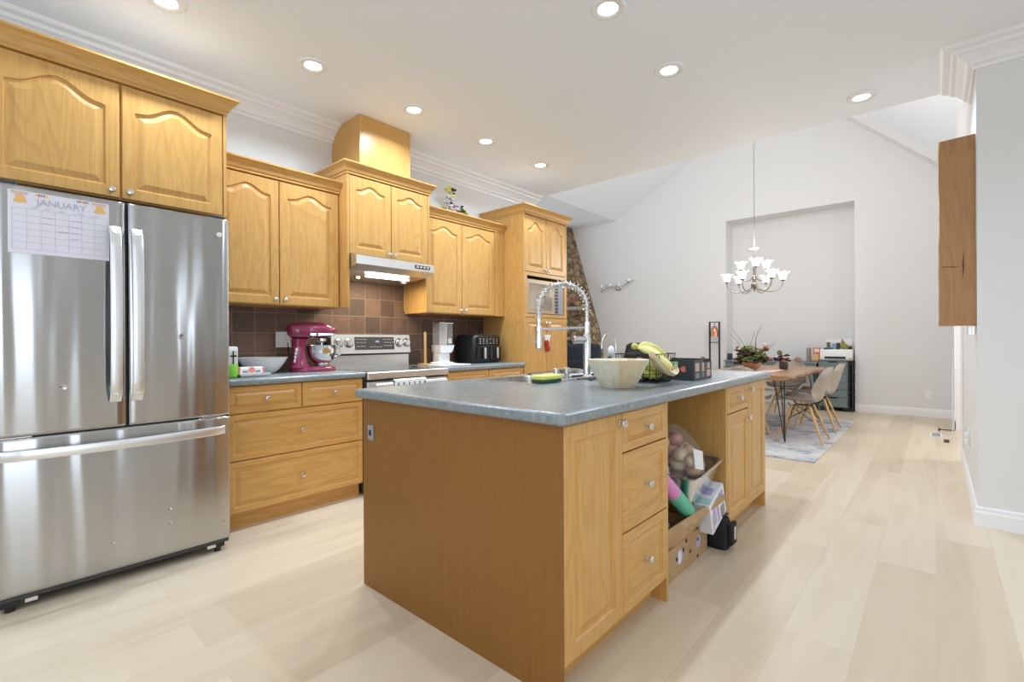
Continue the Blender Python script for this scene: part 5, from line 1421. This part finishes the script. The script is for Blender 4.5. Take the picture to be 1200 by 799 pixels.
ch = make_chair('taupe shell chair on wooden legs at the near right side of the dining table', (-1.125, 6.20, ZR + .004), PI)
dup(ch, (-1.13, 7.12, ZR + .004), PI, 'taupe shell chair behind the first one on the right side of the dining table')
dup(ch, (-1.66, 8.02, ZR + .004), -PI / 2, 'taupe shell chair at the far head of the dining table, seen beneath the tabletop')
dup(ch, (-1.63, 5.86, ZR + .004), PI / 2, 'taupe shell chair at the near head of the table, half hidden by the island')
# centrepiece
c = Vector((-1.80, 6.75, .751))
t = thing('flower_bowl', 'terracotta bowl of dried autumn flowers with twigs on the dining table', 'flowers', c)
MB().lathe([(0, 0), (.05, 0), (.052, .006), (.085, .03), (.115, .07), (.122, .10), (.115, .10), (.10, .07), (.06, .02), (0, .015)], c, n=30).build('bowl', 'terracotta', t, smooth=True)
random.seed(21)
def blobs(nm, m_, n, r0, r1, zlo, zhi, R):
    mb = MB()
    for k in range(n):
        a = random.uniform(0, 2 * PI); rr_ = R * math.sqrt(random.random()); z = random.uniform(zlo, zhi)
        petals(mb, c + Vector((rr_ * math.cos(a), rr_ * math.sin(a), z)), random.uniform(r0, r1), 5)
    mb.build(nm, m_, t, smooth=True)
blobs('foliage', 'leaf', 30, .03, .05, .10, .28, .16); blobs('foliage', 'leafd', 26, .03, .05, .08, .26, .17); blobs('foliage', 'moss', 12, .03, .05, .14, .30, .18)
blobs('blossoms', 'burgundy', 14, .028, .045, .12, .28, .20); blobs('blossoms', 'cream', 7, .022, .035, .10, .34, .18); blobs('blossoms', 'rose', 5, .022, .034, .20, .30, .20)
mb = MB()
for a, l_, h_ in ((-2.6, .34, .46), (-.6, .10, .50), (.3, .16, .56), (1.0, .05, .45), (-.9, .30, .28), (.1, .30, .30), (2.6, .25, .40), (-2.2, .2, .3)):
    e = Vector((math.cos(a + .7) * l_, math.sin(a + .7) * l_, h_))
    pts = [c + Vector((0, 0, .06)) + Vector((e.x * q + .02 * math.sin(q * 7 + a), e.y * q + .02 * math.cos(q * 6 + a), (e.z) * q)) for q in [i / 8 for i in range(9)]]
    mb.tube(pts, [.0045 * (1 - .7 * i / 8) for i in range(9)], 5)
mb.build('twigs', 'twig', t, smooth=True)
t = thing('table_mat', 'pinkish red mat under the terracotta flower bowl', 'mat', (-1.62, 6.6, .751))
MB().box(-1.66, 6.35, .7508, -1.46, 6.95, .7545, .001).build('mat', 'peach', t)
t = thing('leafy_vase', 'small dark vase of pinkish dried flowers right of the terracotta bowl', 'vase', (-1.50, 7.08, .7515))
MB().lathe([(0, 0), (.045, 0), (.055, .04), (.05, .09), (.045, .10)], (-1.50, 7.08, .7515), n=20).build('vase', 'leafd', t, smooth=True)
mb = MB()
for k in range(9):
    a = k * 2.4; petals(mb, (-1.50 + .05 * math.cos(a), 7.08 + .05 * math.sin(a), .87 + .02 * (k % 4)), .035, 5)
mb.build('blossoms', 'burgundy', t, smooth=True)
mb = MB()
for k in range(4):
    a = k * 1.7; petals(mb, (-1.50 + .06 * math.cos(a), 7.08 + .06 * math.sin(a), .91), .025, 5)
mb.build('blossoms', 'cream', t, smooth=True)
# chandelier
cc = Vector((-1.70, 6.5, 0))
t = thing('chandelier', 'nine-light chandelier with frosted tulip shades on a long chain', 'chandelier', (cc.x, cc.y, 1.75))
MB().lathe([(0, 1.745), (.008, 1.75), (.012, 1.765), (.006, 1.775), (.03, 1.79), (.042, 1.82), (.04, 1.845), (.022, 1.86), (.022, 1.90), (.028, 1.905), (.028, 1.94), (.016, 1.95), (.012, 2.0), (.02, 2.03), (.010, 2.06), (.006, 2.28), (0, 2.285)], cc, n=20).build('column', 'aged', t, smooth=True)
MB().lathe([(0, 2.262), (.02, 2.264), (.055, 2.285), (.055, 2.292), (0, 2.30)], cc, n=24).build('top_cap', 'whitegloss', t, smooth=True)
def light_arm(a, R, zc, z0, dip):
    dd = Vector((math.cos(a), math.sin(a), 0))
    base = cc + dd * .02 + Vector((0, 0, z0)); cup = cc + dd * R + Vector((0, 0, zc))
    pts = bez(base, cc + dd * R * .35 + Vector((0, 0, z0 - dip)), cc + dd * R * 1.05 + Vector((0, 0, z0 - dip)), cup, 16)
    arm = MB().tube(pts, .0055, 7).build('arm', 'aged', t, smooth=True)
    MB().lathe([(0, -.012), (.02, -.008), (.026, .004), (.022, .008)], cup, n=16).build('cup', 'aged', arm, smooth=True)
    mb = MB(); rs = []
    for r_, h_, w_ in ((.022, .004, 0), (.034, .012, 0), (.040, .035, 0), (.043, .060, .004), (.055, .085, .010), (.074, .100, .018), (.072, .101, .018), (.052, .086, .010), (.040, .06, .004), (.036, .035, 0), (.02, .012, 0)):
        rs.append([cup + Vector(((r_ + w_ * .35 * math.cos(6 * b)) * math.cos(b), (r_ + w_ * .35 * math.cos(6 * b)) * math.sin(b), h_ + w_ * .35 * math.cos(6 * b))) for b in [2 * PI * i / 36 for i in range(36)]])
    mb.rings(rs, True, False).build('shade', 'shade', t, smooth=True)
for k in range(6): light_arm(math.radians(20 + 60 * k), .315, 1.875, 1.81, .10)
for k in range(3): light_arm(math.radians(-70 + 120 * k), .17, 2.035, 1.93, .07)
mb = MB(); z = 2.305; k = 0
while z < 5.44 and k < 110:
    q = []
    for i in range(10):
        a = 2 * PI * i / 10; u = .0075 * math.cos(a); v = .018 * math.sin(a)
        q.append(cc + (Vector((u, 0, z + v)) if k % 2 else Vector((0, u, z + v))))
    mb.tube(q, .002, 5, close=True); z += .0288; k += 1
mb.build('chain', 'aged', t, smooth=True)
MB().lathe([(0, 5.449), (.06, 5.449), (.055, 5.43), (.02, 5.41), (0, 5.405)], cc, n=20).build('ceiling_rose', 'nickel', t, smooth=True)
d = bpy.data.lights.new('chandelier_glow', 'POINT'); d.energy = 62; d.shadow_soft_size = .25; d.color = (1, .96, .9)
o = bpy.data.objects.new('chandelier_glow', d); COL.objects.link(o); o.parent = t; o.location = (.0, 0, .62)

# far furniture in the alcove: desk, drawer unit
t = thing('writing_desk', 'grey-blue desk running along the alcove behind the dining table', 'desk', (-2.14, 9.3, 0))
MB().box(-2.88, 9.03, .745, -1.43, 9.60, .775, .003).build('desktop', 'grayblue', t)
MB().box(-2.86, 9.05, .66, -1.45, 9.58, .745).build('apron', 'grayblue', t)
MB().box(-2.72, 9.046, .70, -2.42, 9.0495, .742, .001).build('drawer_pull', 'groove', t)
for x in (-2.85, -1.50):
    for y in (9.07, 9.54): MB().box(x - .03, y - .03, 0, x + .03, y + .03, .66, .002).build('leg', 'grayblue', t)
MB().box(-2.80, 9.55, .25, -1.54, 9.56, .66).build('modesty_panel', 'handle', t)
t = thing('drawer_unit', 'grey-blue chest of six shallow drawers with cut-out grips in the alcove', 'chest of drawers', (-1.215, 9.3, 0))
dx0, dx1 = -1.42, -1.03
MB().box(dx0, 9.06, .06, dx1, 9.58, .80, .003).build('body', 'grayblue', t)
zs = [.072, .225, .345, .465, .585, .695, .795]
for k in range(6):
    d = MB().box(dx0 + .012, 9.042, zs[k] + .003, dx1 - .012, 9.059, zs[k + 1] - .003, .002).build('drawer', 'grayblue', t)
    xm = (dx0 + dx1) / 2
    MB().prism([(xm - .075, zs[k + 1] - .002), (xm + .075, zs[k + 1] - .002), (xm + .055, zs[k + 1] - .022), (xm - .055, zs[k + 1] - .022)], 'y', 9.0395, 9.0418).build('grip_cutout', 'groove', d)
for x in (dx0 + .04, dx1 - .04):
    MB().cyl((x - .012, 9.10, .03), (x + .012, 9.10, .03), .03, n=14).build('caster', 'black', t, smooth=True)
    MB().cyl((x - .012, 9.52, .03), (x + .012, 9.52, .03), .03, n=14).build('caster', 'black', t, smooth=True)
MB().box(dx0 - .0, 9.04, .8005, AX1 - .012, 9.60, .815, .003).build('top', 'grayblue', t)
t = thing('shelf_rack', 'narrow black metal rack between the grey drawers and the alcove side', 'rack', (-.99, 9.3, 0))
mb = MB()
for x in (-1.018, -.972):
    for y in (9.10, 9.56): mb.box(x - .008, y - .008, 0, x + .008, y + .008, .79)
for z in (.05, .30, .55, .77): mb.box(-1.018, 9.10, z, -.972, 9.56, z + .012)
mb.build('frame', 'blackmetal', t)
# on the drawer unit: printer and what lies on it
PZ = .8155
t = thing('printer', 'white box-shaped printer on the grey drawer unit', 'printer', (-1.19, 9.3, PZ))
MB().box(-1.405, 9.10, PZ, -.975, 9.45, PZ + .165, .010, seg=2).build('body', 'whitegloss', t, smooth=True)
MB().box(-1.34, 9.088, PZ + .018, -1.06, 9.0995, PZ + .052, .002).build('paper_slot', 'groove', t)
MB().box(-1.02, 9.095, PZ + .01, -.985, 9.0995, PZ + .035, .001).build('badge', 'orange', t)
T2 = PZ + .1655
solo('white_board', MB().box(-1.36, 9.40, T2, -1.01, 9.412, T2 + .17, .002), 'white', 'blank white board standing at the back on the printer', 'board', (-1.18, 9.4, T2))
for k, (x, w_, h_, m_, l_) in enumerate(((-1.305, .05, .115, 'leaf', 'green and beige storybook-sized box standing on the printer'), (-1.235, .045, .095, 'bluep', 'pale blue box standing on the printer'), (-1.175, .05, .105, 'leafd', 'dark teal box standing on the printer'))):
    solo('small_box', MB().box(x - w_ / 2, 9.22, T2, x + w_ / 2, 9.27, T2 + h_, .002), m_, l_, 'box', (x, 9.24, T2), 'small boxes on the printer')
t = thing('stuffed_toy', 'small yellow-green crumpled toy on the printer', 'toy', (-1.10, 9.25, T2))
MB().sphere((-1.10, 9.25, T2 + .05), (.05, .04, .05), 12).sphere((-1.115, 9.25, T2 + .11), (.028, .026, .03), 10).sphere((-1.06, 9.24, T2 + .04), (.035, .03, .035), 10).build('body', 'moss', t, smooth=True)
MB().sphere((-1.12, 9.24, T2 + .15), (.012, .012, .018), 8).sphere((-1.08, 9.22, T2 + .08), (.015, .015, .015), 8).build('red_spots', 'redp', t, smooth=True)
solo('black_clip', MB().sphere((-1.015, 9.22, T2 + .02), (.03, .03, .02), 10).sphere((-1.005, 9.22, T2 + .045), (.014, .014, .014), 8), 'black', 'small black object at the end of the printer top', 'clip', (-1.015, 9.22, T2), smooth=True)
solo('blue_pouch', MB().box(-1.36, 9.13, T2, -1.24, 9.20, T2 + .028, .01, seg=2), 'cobalt', 'flat blue pouch at the front of the printer top', 'pouch', (-1.3, 9.16, T2), smooth=True)
t = thing('snack_bag', 'red and orange printed bag standing on the desk beside the printer', 'bag', (-1.48, 9.3, .776))
MB().box(-1.53, 9.27, .776, -1.425, 9.31, 1.005, .008).build('bag', 'redp', t)
MB().box(-1.525, 9.2665, .79, -1.45, 9.2695, .90).build('orange_print', 'orange', t)
MB().box(-1.51, 9.2655, .93, -1.44, 9.2698, .985).build('pale_panel', 'cream', t)
solo('brown_tube', MB().cyl((-1.60, 9.33, .776), (-1.60, 9.33, 1.0), .035, n=16), 'taupe', 'taupe cylinder standing beside the red bag on the desk', 'tube', (-1.6, 9.33, .776), smooth=True)
solo('red_tin', MB().lathe([(0, 0), (.05, 0), (.052, .03), (.04, .05), (.035, .062), (0, .066)], (-1.74, 9.25, .776), n=20), 'rose', 'small red tin on the desk between the cactus bowl and the red bag', 'tin', (-1.74, 9.25, .776), smooth=True)
c = (-2.02, 9.25, .776)
t = thing('potted_cactus', 'round green cactus in a cobalt blue bowl on the desk', 'plant', c)
MB().lathe([(0, 0), (.07, 0), (.095, .03), (.098, .06), (.085, .06), (0, .05)], c, n=24).build('bowl', 'cobalt', t, smooth=True)
MB().lathe([(0, .055), (.086, .06), (.084, .10), (0, .10)], c, n=24).build('gravel', 'whitegloss', t, smooth=True)
MB().sphere((c[0], c[1], c[2] + .135), (.042, .042, .045), 14).build('cactus', 'leaf', t, smooth=True)
t = thing('white_canister', 'plain white box standing near the left end of the desk', 'box', (-2.72, 9.25, .776))
MB().box(-2.78, 9.20, .7755, -2.68, 9.30, .92, .006).build('box', 'white', t)
random.seed(8)
z = .7755
for k in range(5):
    h_ = .022 + .006 * (k % 2); x0 = -2.64 + .01 * (k % 3)
    ms = ['greystripe', 'paper', 'navy', 'paper', 'greystripe'][k]
    ls = ['grey folder at the bottom of the paper stack on the desk', 'white pad lying on the lowest grey folder of the stack', 'dark blue book in the middle of the paper stack on the desk', 'white pad above the dark blue book in the stack', 'grey folder on top of the paper stack on the desk']
    solo('folder', MB().box(x0, 9.14, z, x0 + .36, 9.40, z + h_, .002), ms, ls[k], 'papers', (x0 + .18, 9.27, z), 'stack of papers on the desk'); z += h_ + .0005
t = thing('pink_parcel', 'crumpled pink wrapped parcel on the desk behind the flowers', 'parcel', (-2.22, 9.2, .776))
MB().sphere((-2.24, 9.2, .815), (.10, .07, .04), 12).sphere((-2.15, 9.2, .805), (.06, .05, .03), 10).build('wrap', 'rose', t, smooth=True)
solo('desk_speaker', MB().box(-2.875, 9.22, .7755, -2.80, 9.30, .89, .008), 'darkgrey', 'small dark grey speaker at the left end of the desk', 'speaker', (-2.84, 9.26, .776))
# lamp stand with copper glass
c = Vector((-3.03, 9.0, 0))
t = thing('floor_lamp', 'black metal frame floor lamp with a hanging copper glass shade', 'lamp', c)
mb = MB(); hw = .085; hd_ = .022
for sx in (-1, 1):
    for sy in (-1, 1): mb.box(c.x + sx * hw - .007, c.y + sy * hd_ - .007, 0, c.x + sx * hw + .007, c.y + sy * hd_ + .007, 1.475)
for z in (.03, 1.095, 1.468):
    for s_ in (-1, 1):
        mb.box(c.x - hw, c.y + s_ * hd_ - .006, z - .006, c.x + hw, c.y + s_ * hd_ + .006, z + .006); mb.box(c.x + s_ * hw - .006, c.y - hd_, z - .006, c.x + s_ * hw + .006, c.y + hd_, z + .006)
mb.box(c.x - hw, c.y - .005, 1.462, c.x + hw, c.y + .005, 1.472)
mb.build('frame', 'blackmetal', t)
MB().lathe([(.012, 1.395), (.03, 1.385), (.058, 1.34), (.064, 1.27), (.064, 1.20), (.061, 1.20), (.061, 1.27), (.054, 1.335), (.02, 1.378)], c, n=24, cap=False).build('shade', 'copper', t, smooth=True)
MB().cyl((c.x, c.y, 1.39), (c.x, c.y, 1.465), .005, n=8).build('cord', 'black', t)
MB().sphere((c.x, c.y, 1.235), (.028, .028, .038), 12).build('bulb', 'bulb', t, smooth=True)
# wall sconce branch
c = Vector((-5.12, 9.24, 2.30))
t = thing('wall_sconce', 'branch-shaped metal wall light with small round glass globes', 'wall light', c)
MB().lathe([(0, 0), (.07, 0), (.075, .012), (.05, .03), (0, .035)], c + Vector((0, .009, -.02)), (0, -1, 0), 20).build('backplate', 'nickel', t, smooth=True)
mb = MB(); mb.tube([c + Vector(p) for p in ((-.40, -.07, -.10), (-.26, -.08, -.02), (-.12, -.07, .0), (0, -.06, -.02), (.14, -.08, .0), (.27, -.07, .06), (.40, -.07, .10))], .010, 6).tube([c + Vector((-.33, -.07, -.06)), c + Vector((-.30, -.08, .03))], .008, 6).tube([c + Vector((.27, -.07, .06)), c + Vector((.22, -.08, .11))], .008, 6).build('branch', 'nickel', t, smooth=True)
for p in ((-.37, -.09, .02), (-.17, -.09, .04), (.06, -.10, .02), (.28, -.09, .11)):
    MB().sphere(c + Vector(p), .040, 14).build('globe', 'whitegloss', t, smooth=True)
# stone chimney breast with mantel
fp = thing('stone_fireplace', 'tapering river-stone fireplace with a mantel ledge behind the pantry', 'fireplace', (-6.6, 8.9, 0))
mb = MB(); rs = []
random.seed(9)
for k in range(16):
    q = k / 15; z = q * 3.735; xr = lerp(-5.45, -5.54, min(1, z / 1.2))
    if z > 1.2: xr = lerp(-5.54, -6.32, (z - 1.2) / 2.535)
    yf = lerp(8.45, 8.85, q)
    def wob(): return random.uniform(-.018, .018)
    rs.append([Vector((-7.6, 9.24, z)), Vector((-7.6, yf, z)), Vector((-7.0, yf + wob(), z)), Vector((-6.75, yf + wob(), z)), Vector((xr - .06, yf + wob(), z)), Vector((xr + wob(), yf + .08, z)), Vector((xr, 9.24, z))])
mb.rings(rs, True, True).build('stonework', 'stone', fp, smooth=True, angle=50)
MB().box(-7.5, 8.15, 1.77, -5.50, 8.62, 1.84, .012).build('mantel', 'taupe', fp)
MB().box(-7.3, 8.35, 0, -5.80, 8.47, 1.15, .01).build('firebox', 'black', fp)
t = thing('photo_frame', 'small white framed print standing on the stone mantel', 'picture frame', (-5.93, 8.3, 1.841))
MB().box(-6.02, 8.28, 1.8405, -5.84, 8.30, 2.08, .003).build('frame', 'white', t)
MB().box(-5.99, 8.277, 1.88, -5.87, 8.2795, 2.04).build('print', 'bluep', t)
t = thing('mantel_flowers', 'small pink dried flowers on the stone mantel', 'flowers', (-5.70, 8.3, 1.841))
mb = MB()
for k in range(6): petals(mb, (-5.68 + .05 * math.cos(k * 2), 8.3 + .04 * math.sin(k * 2), 1.93 + .025 * k), .04, 5)
mb.build('blossoms', 'rose', t, smooth=True)
MB().lathe([(0, 0), (.05, 0), (.06, .05), (.04, .09)], (-5.70, 8.3, 1.841), n=16).build('pot', 'leafd', t, smooth=True)

# dark seats in the family room
def rbox(mb, x0, y0, z0, x1, y1, z1, b=.04, seg=3): return mb.box(x0, y0, z0, x1, y1, z1, b, 0, seg)
ac = Vector((-4.24, 6.42, 0))
t = thing('armchair', 'dark navy upholstered armchair beyond the faucet', 'armchair', ac, math.radians(-150))
rbox(MB(), -.33, -.30, .20, .33, .30, .46, .05).build('seat_cushion', 'navy', t, smooth=True, local=True)
mb = MB(); rbox(mb, -.31, -.42, .30, .31, -.27, 1.09, .07); mb.build('backrest', 'navy', t, smooth=True, local=True)
for s_ in (-1, 1):
    rbox(MB(), s_ * .33 - .05, -.36, .20, s_ * .33 + .05, .28, .66, .045).build('arm', 'navy', t, smooth=True, local=True)
    for y in (-.3, .24): MB().cyl((s_ * .28, y, 0), (s_ * .26, y, .22), .014, .02, 10).build('leg', 'black', t, local=True)
rbox(MB(), -.22, -.28, .50, .22, -.20, .82, .035).build('cushion', 'navy', t, smooth=True, local=True)
oc = Vector((-2.70, 5.35, 0))
t = thing('office_chair', 'black office chair with curved back and loop arms behind the bananas', 'office chair', oc, math.radians(35))
mb = MB(); rs = []
for z, hw, dp_ in ((.62, .20, .0), (.72, .235, -.01), (.85, .235, -.02), (.97, .20, -.03), (1.09, .175, -.035), (1.115, .13, -.035)):
    rs.append([Vector((hw * math.sin(a), -.25 + dp_ + .10 * (1 - math.cos(a)), z)) for a in [lerp(-1.3, 1.3, i / 14) for i in range(15)]] + [Vector((hw * .96 * math.sin(a), -.22 + dp_ + .10 * (1 - math.cos(a)), z)) for a in [lerp(1.3, -1.3, i / 14) for i in range(15)]])
mb.rings(rs, True, True).build('backrest', 'black', t, smooth=True, local=True)
rbox(MB(), -.25, -.24, .42, .25, .25, .50, .035).build('seat', 'blackcloth', t, smooth=True, local=True)
MB().cyl((0, 0, .10), (0, 0, .42), .025, n=14).build('gas_column', 'black', t, local=True)
MB().tube([(0, -.15, .44), (0, -.27, .47), (0, -.27, .66)], .018, 8).build('back_post', 'black', t, smooth=True, local=True)
for s_ in (-1, 1):
    MB().tube([(s_ * .25, -.12, .45), (s_ * .30, -.10, .60), (s_ * .30, .02, .68), (s_ * .30, .16, .64), (s_ * .27, .12, .46)], .014, 8).build('armrest', 'black', t, smooth=True, local=True)
for k in range(5):
    a = 2 * PI * k / 5; lg = MB().tube([(0, 0, .11), (.27 * math.cos(a), .27 * math.sin(a), .07)], [.022, .014], 8).build('base_leg', 'black', t, smooth=True, local=True)
    MB().sphere((.27 * math.cos(a), .27 * math.sin(a), .032), .031, 12).build('caster', 'black', lg, smooth=True, local=True)

# ------------------------------------------------------------------ right wall
t = thing('wooden_wall_slab', 'rustic brown wooden slab mounted high on the white wall corner', 'wall decor', (.10, 4.30, 1.23))
sx0, sx1 = .016, .187
rs = []
random.seed(14)
for k in range(25):
    q = k / 24; z = lerp(1.228, 2.412, q); xl = sx0 + .0015 * math.sin(q * 13) + .001 * math.sin(q * 40)
    zz = z - (.012 if k == 24 else 0)
    rs.append([Vector((xl + .003, 4.10, z + (0 if k < 24 else -.008))), Vector((sx1, 4.10, z)), Vector((sx1, 4.152, z)), Vector((xl, 4.152, z)), Vector((xl - .002, 4.125, z))])
MB().rings(rs, True, True).build('slab', 'slab', t, smooth=True, angle=40)
MB().prism([(.128, 1.52), (.134, 1.60), (.131, 1.70), (.127, 1.62)], 'y', 4.0985, 4.1).prism([(.03, 1.603), (.09, 1.597), (.115, 1.600), (.09, 1.602), (.03, 1.607)], 'y', 4.0985, 4.1).build('split', mat('split_dark', srgb(88, 56, 30), .8), t)
MB().box(.150, 4.156, 1.17, .186, 4.175, 1.26, .002).build('bracket', 'steel', t)
t = thing('wall_outlet', 'white outlet and switch plate low on the right wall', 'outlet', (RX - .004, 5.0, .39))
MB().box(RX - .006, 4.93, .32, RX - .0005, 5.07, .46, .002).build('plate', 'white', t)
MB().box(RX - .03, 4.95, .35, RX - .0062, 4.99, .39, .004).box(RX - .03, 4.95, .405, RX - .0062, 4.99, .44, .004).build('plug', 'whitegloss', t)
t = thing('wall_outlet', 'white outlet plate on the far wall above the baseboard', 'outlet', (-.08, BY - .003, .32))
MB().box(-.12, BY - .006, .26, -.04, BY - .0005, .38, .002).build('plate', 'white', t)
MB().box(-.10, BY - .0075, .275, -.06, BY - .0062, .310, .001).box(-.10, BY - .0075, .33, -.06, BY - .0062, .365, .001).build('sockets', 'trim', t)
t = thing('floor_vent', 'white metal floor vent in the planks near the far wall', 'vent', (.0, 7.55, 0))
MB().box(-.05, 7.42, .0008, .055, 7.70, .006, .002).build('frame', 'white', t)
mb = MB()
for k in range(8): mb.box(-.035, 7.44 + k * .031, .0062, .04, 7.452 + k * .031, .008)
mb.build('slots', 'greystripe', t)
t = thing('hanging_cable', 'thin grey cable trailing down the opening to a brown plug on the floor', 'cable', (.15, 7.6, .0))
MB().tube([(.165, 8.25, 1.05), (.155, 8.1, .6), (.15, 7.9, .3), (.15, 7.7, .10), (.135, 7.4, .008), (.10, 7.2, .010)], .005, 6).build('wire', 'handle', t, smooth=True)
MB().box(.065, 7.10, .001, .11, 7.20, .022, .005).build('plug', 'twig', t)
t = thing('door_stop', 'small brass door stop at the opening by the far wall', 'door stop', (.08, 7.95, .001))
MB().cyl((.03, 7.95, .02), (.17, 7.95, .02), .008, n=10).cyl((.02, 7.95, .02), (.04, 7.95, .02), .019, n=14).build('stop', 'twig', t, smooth=True)
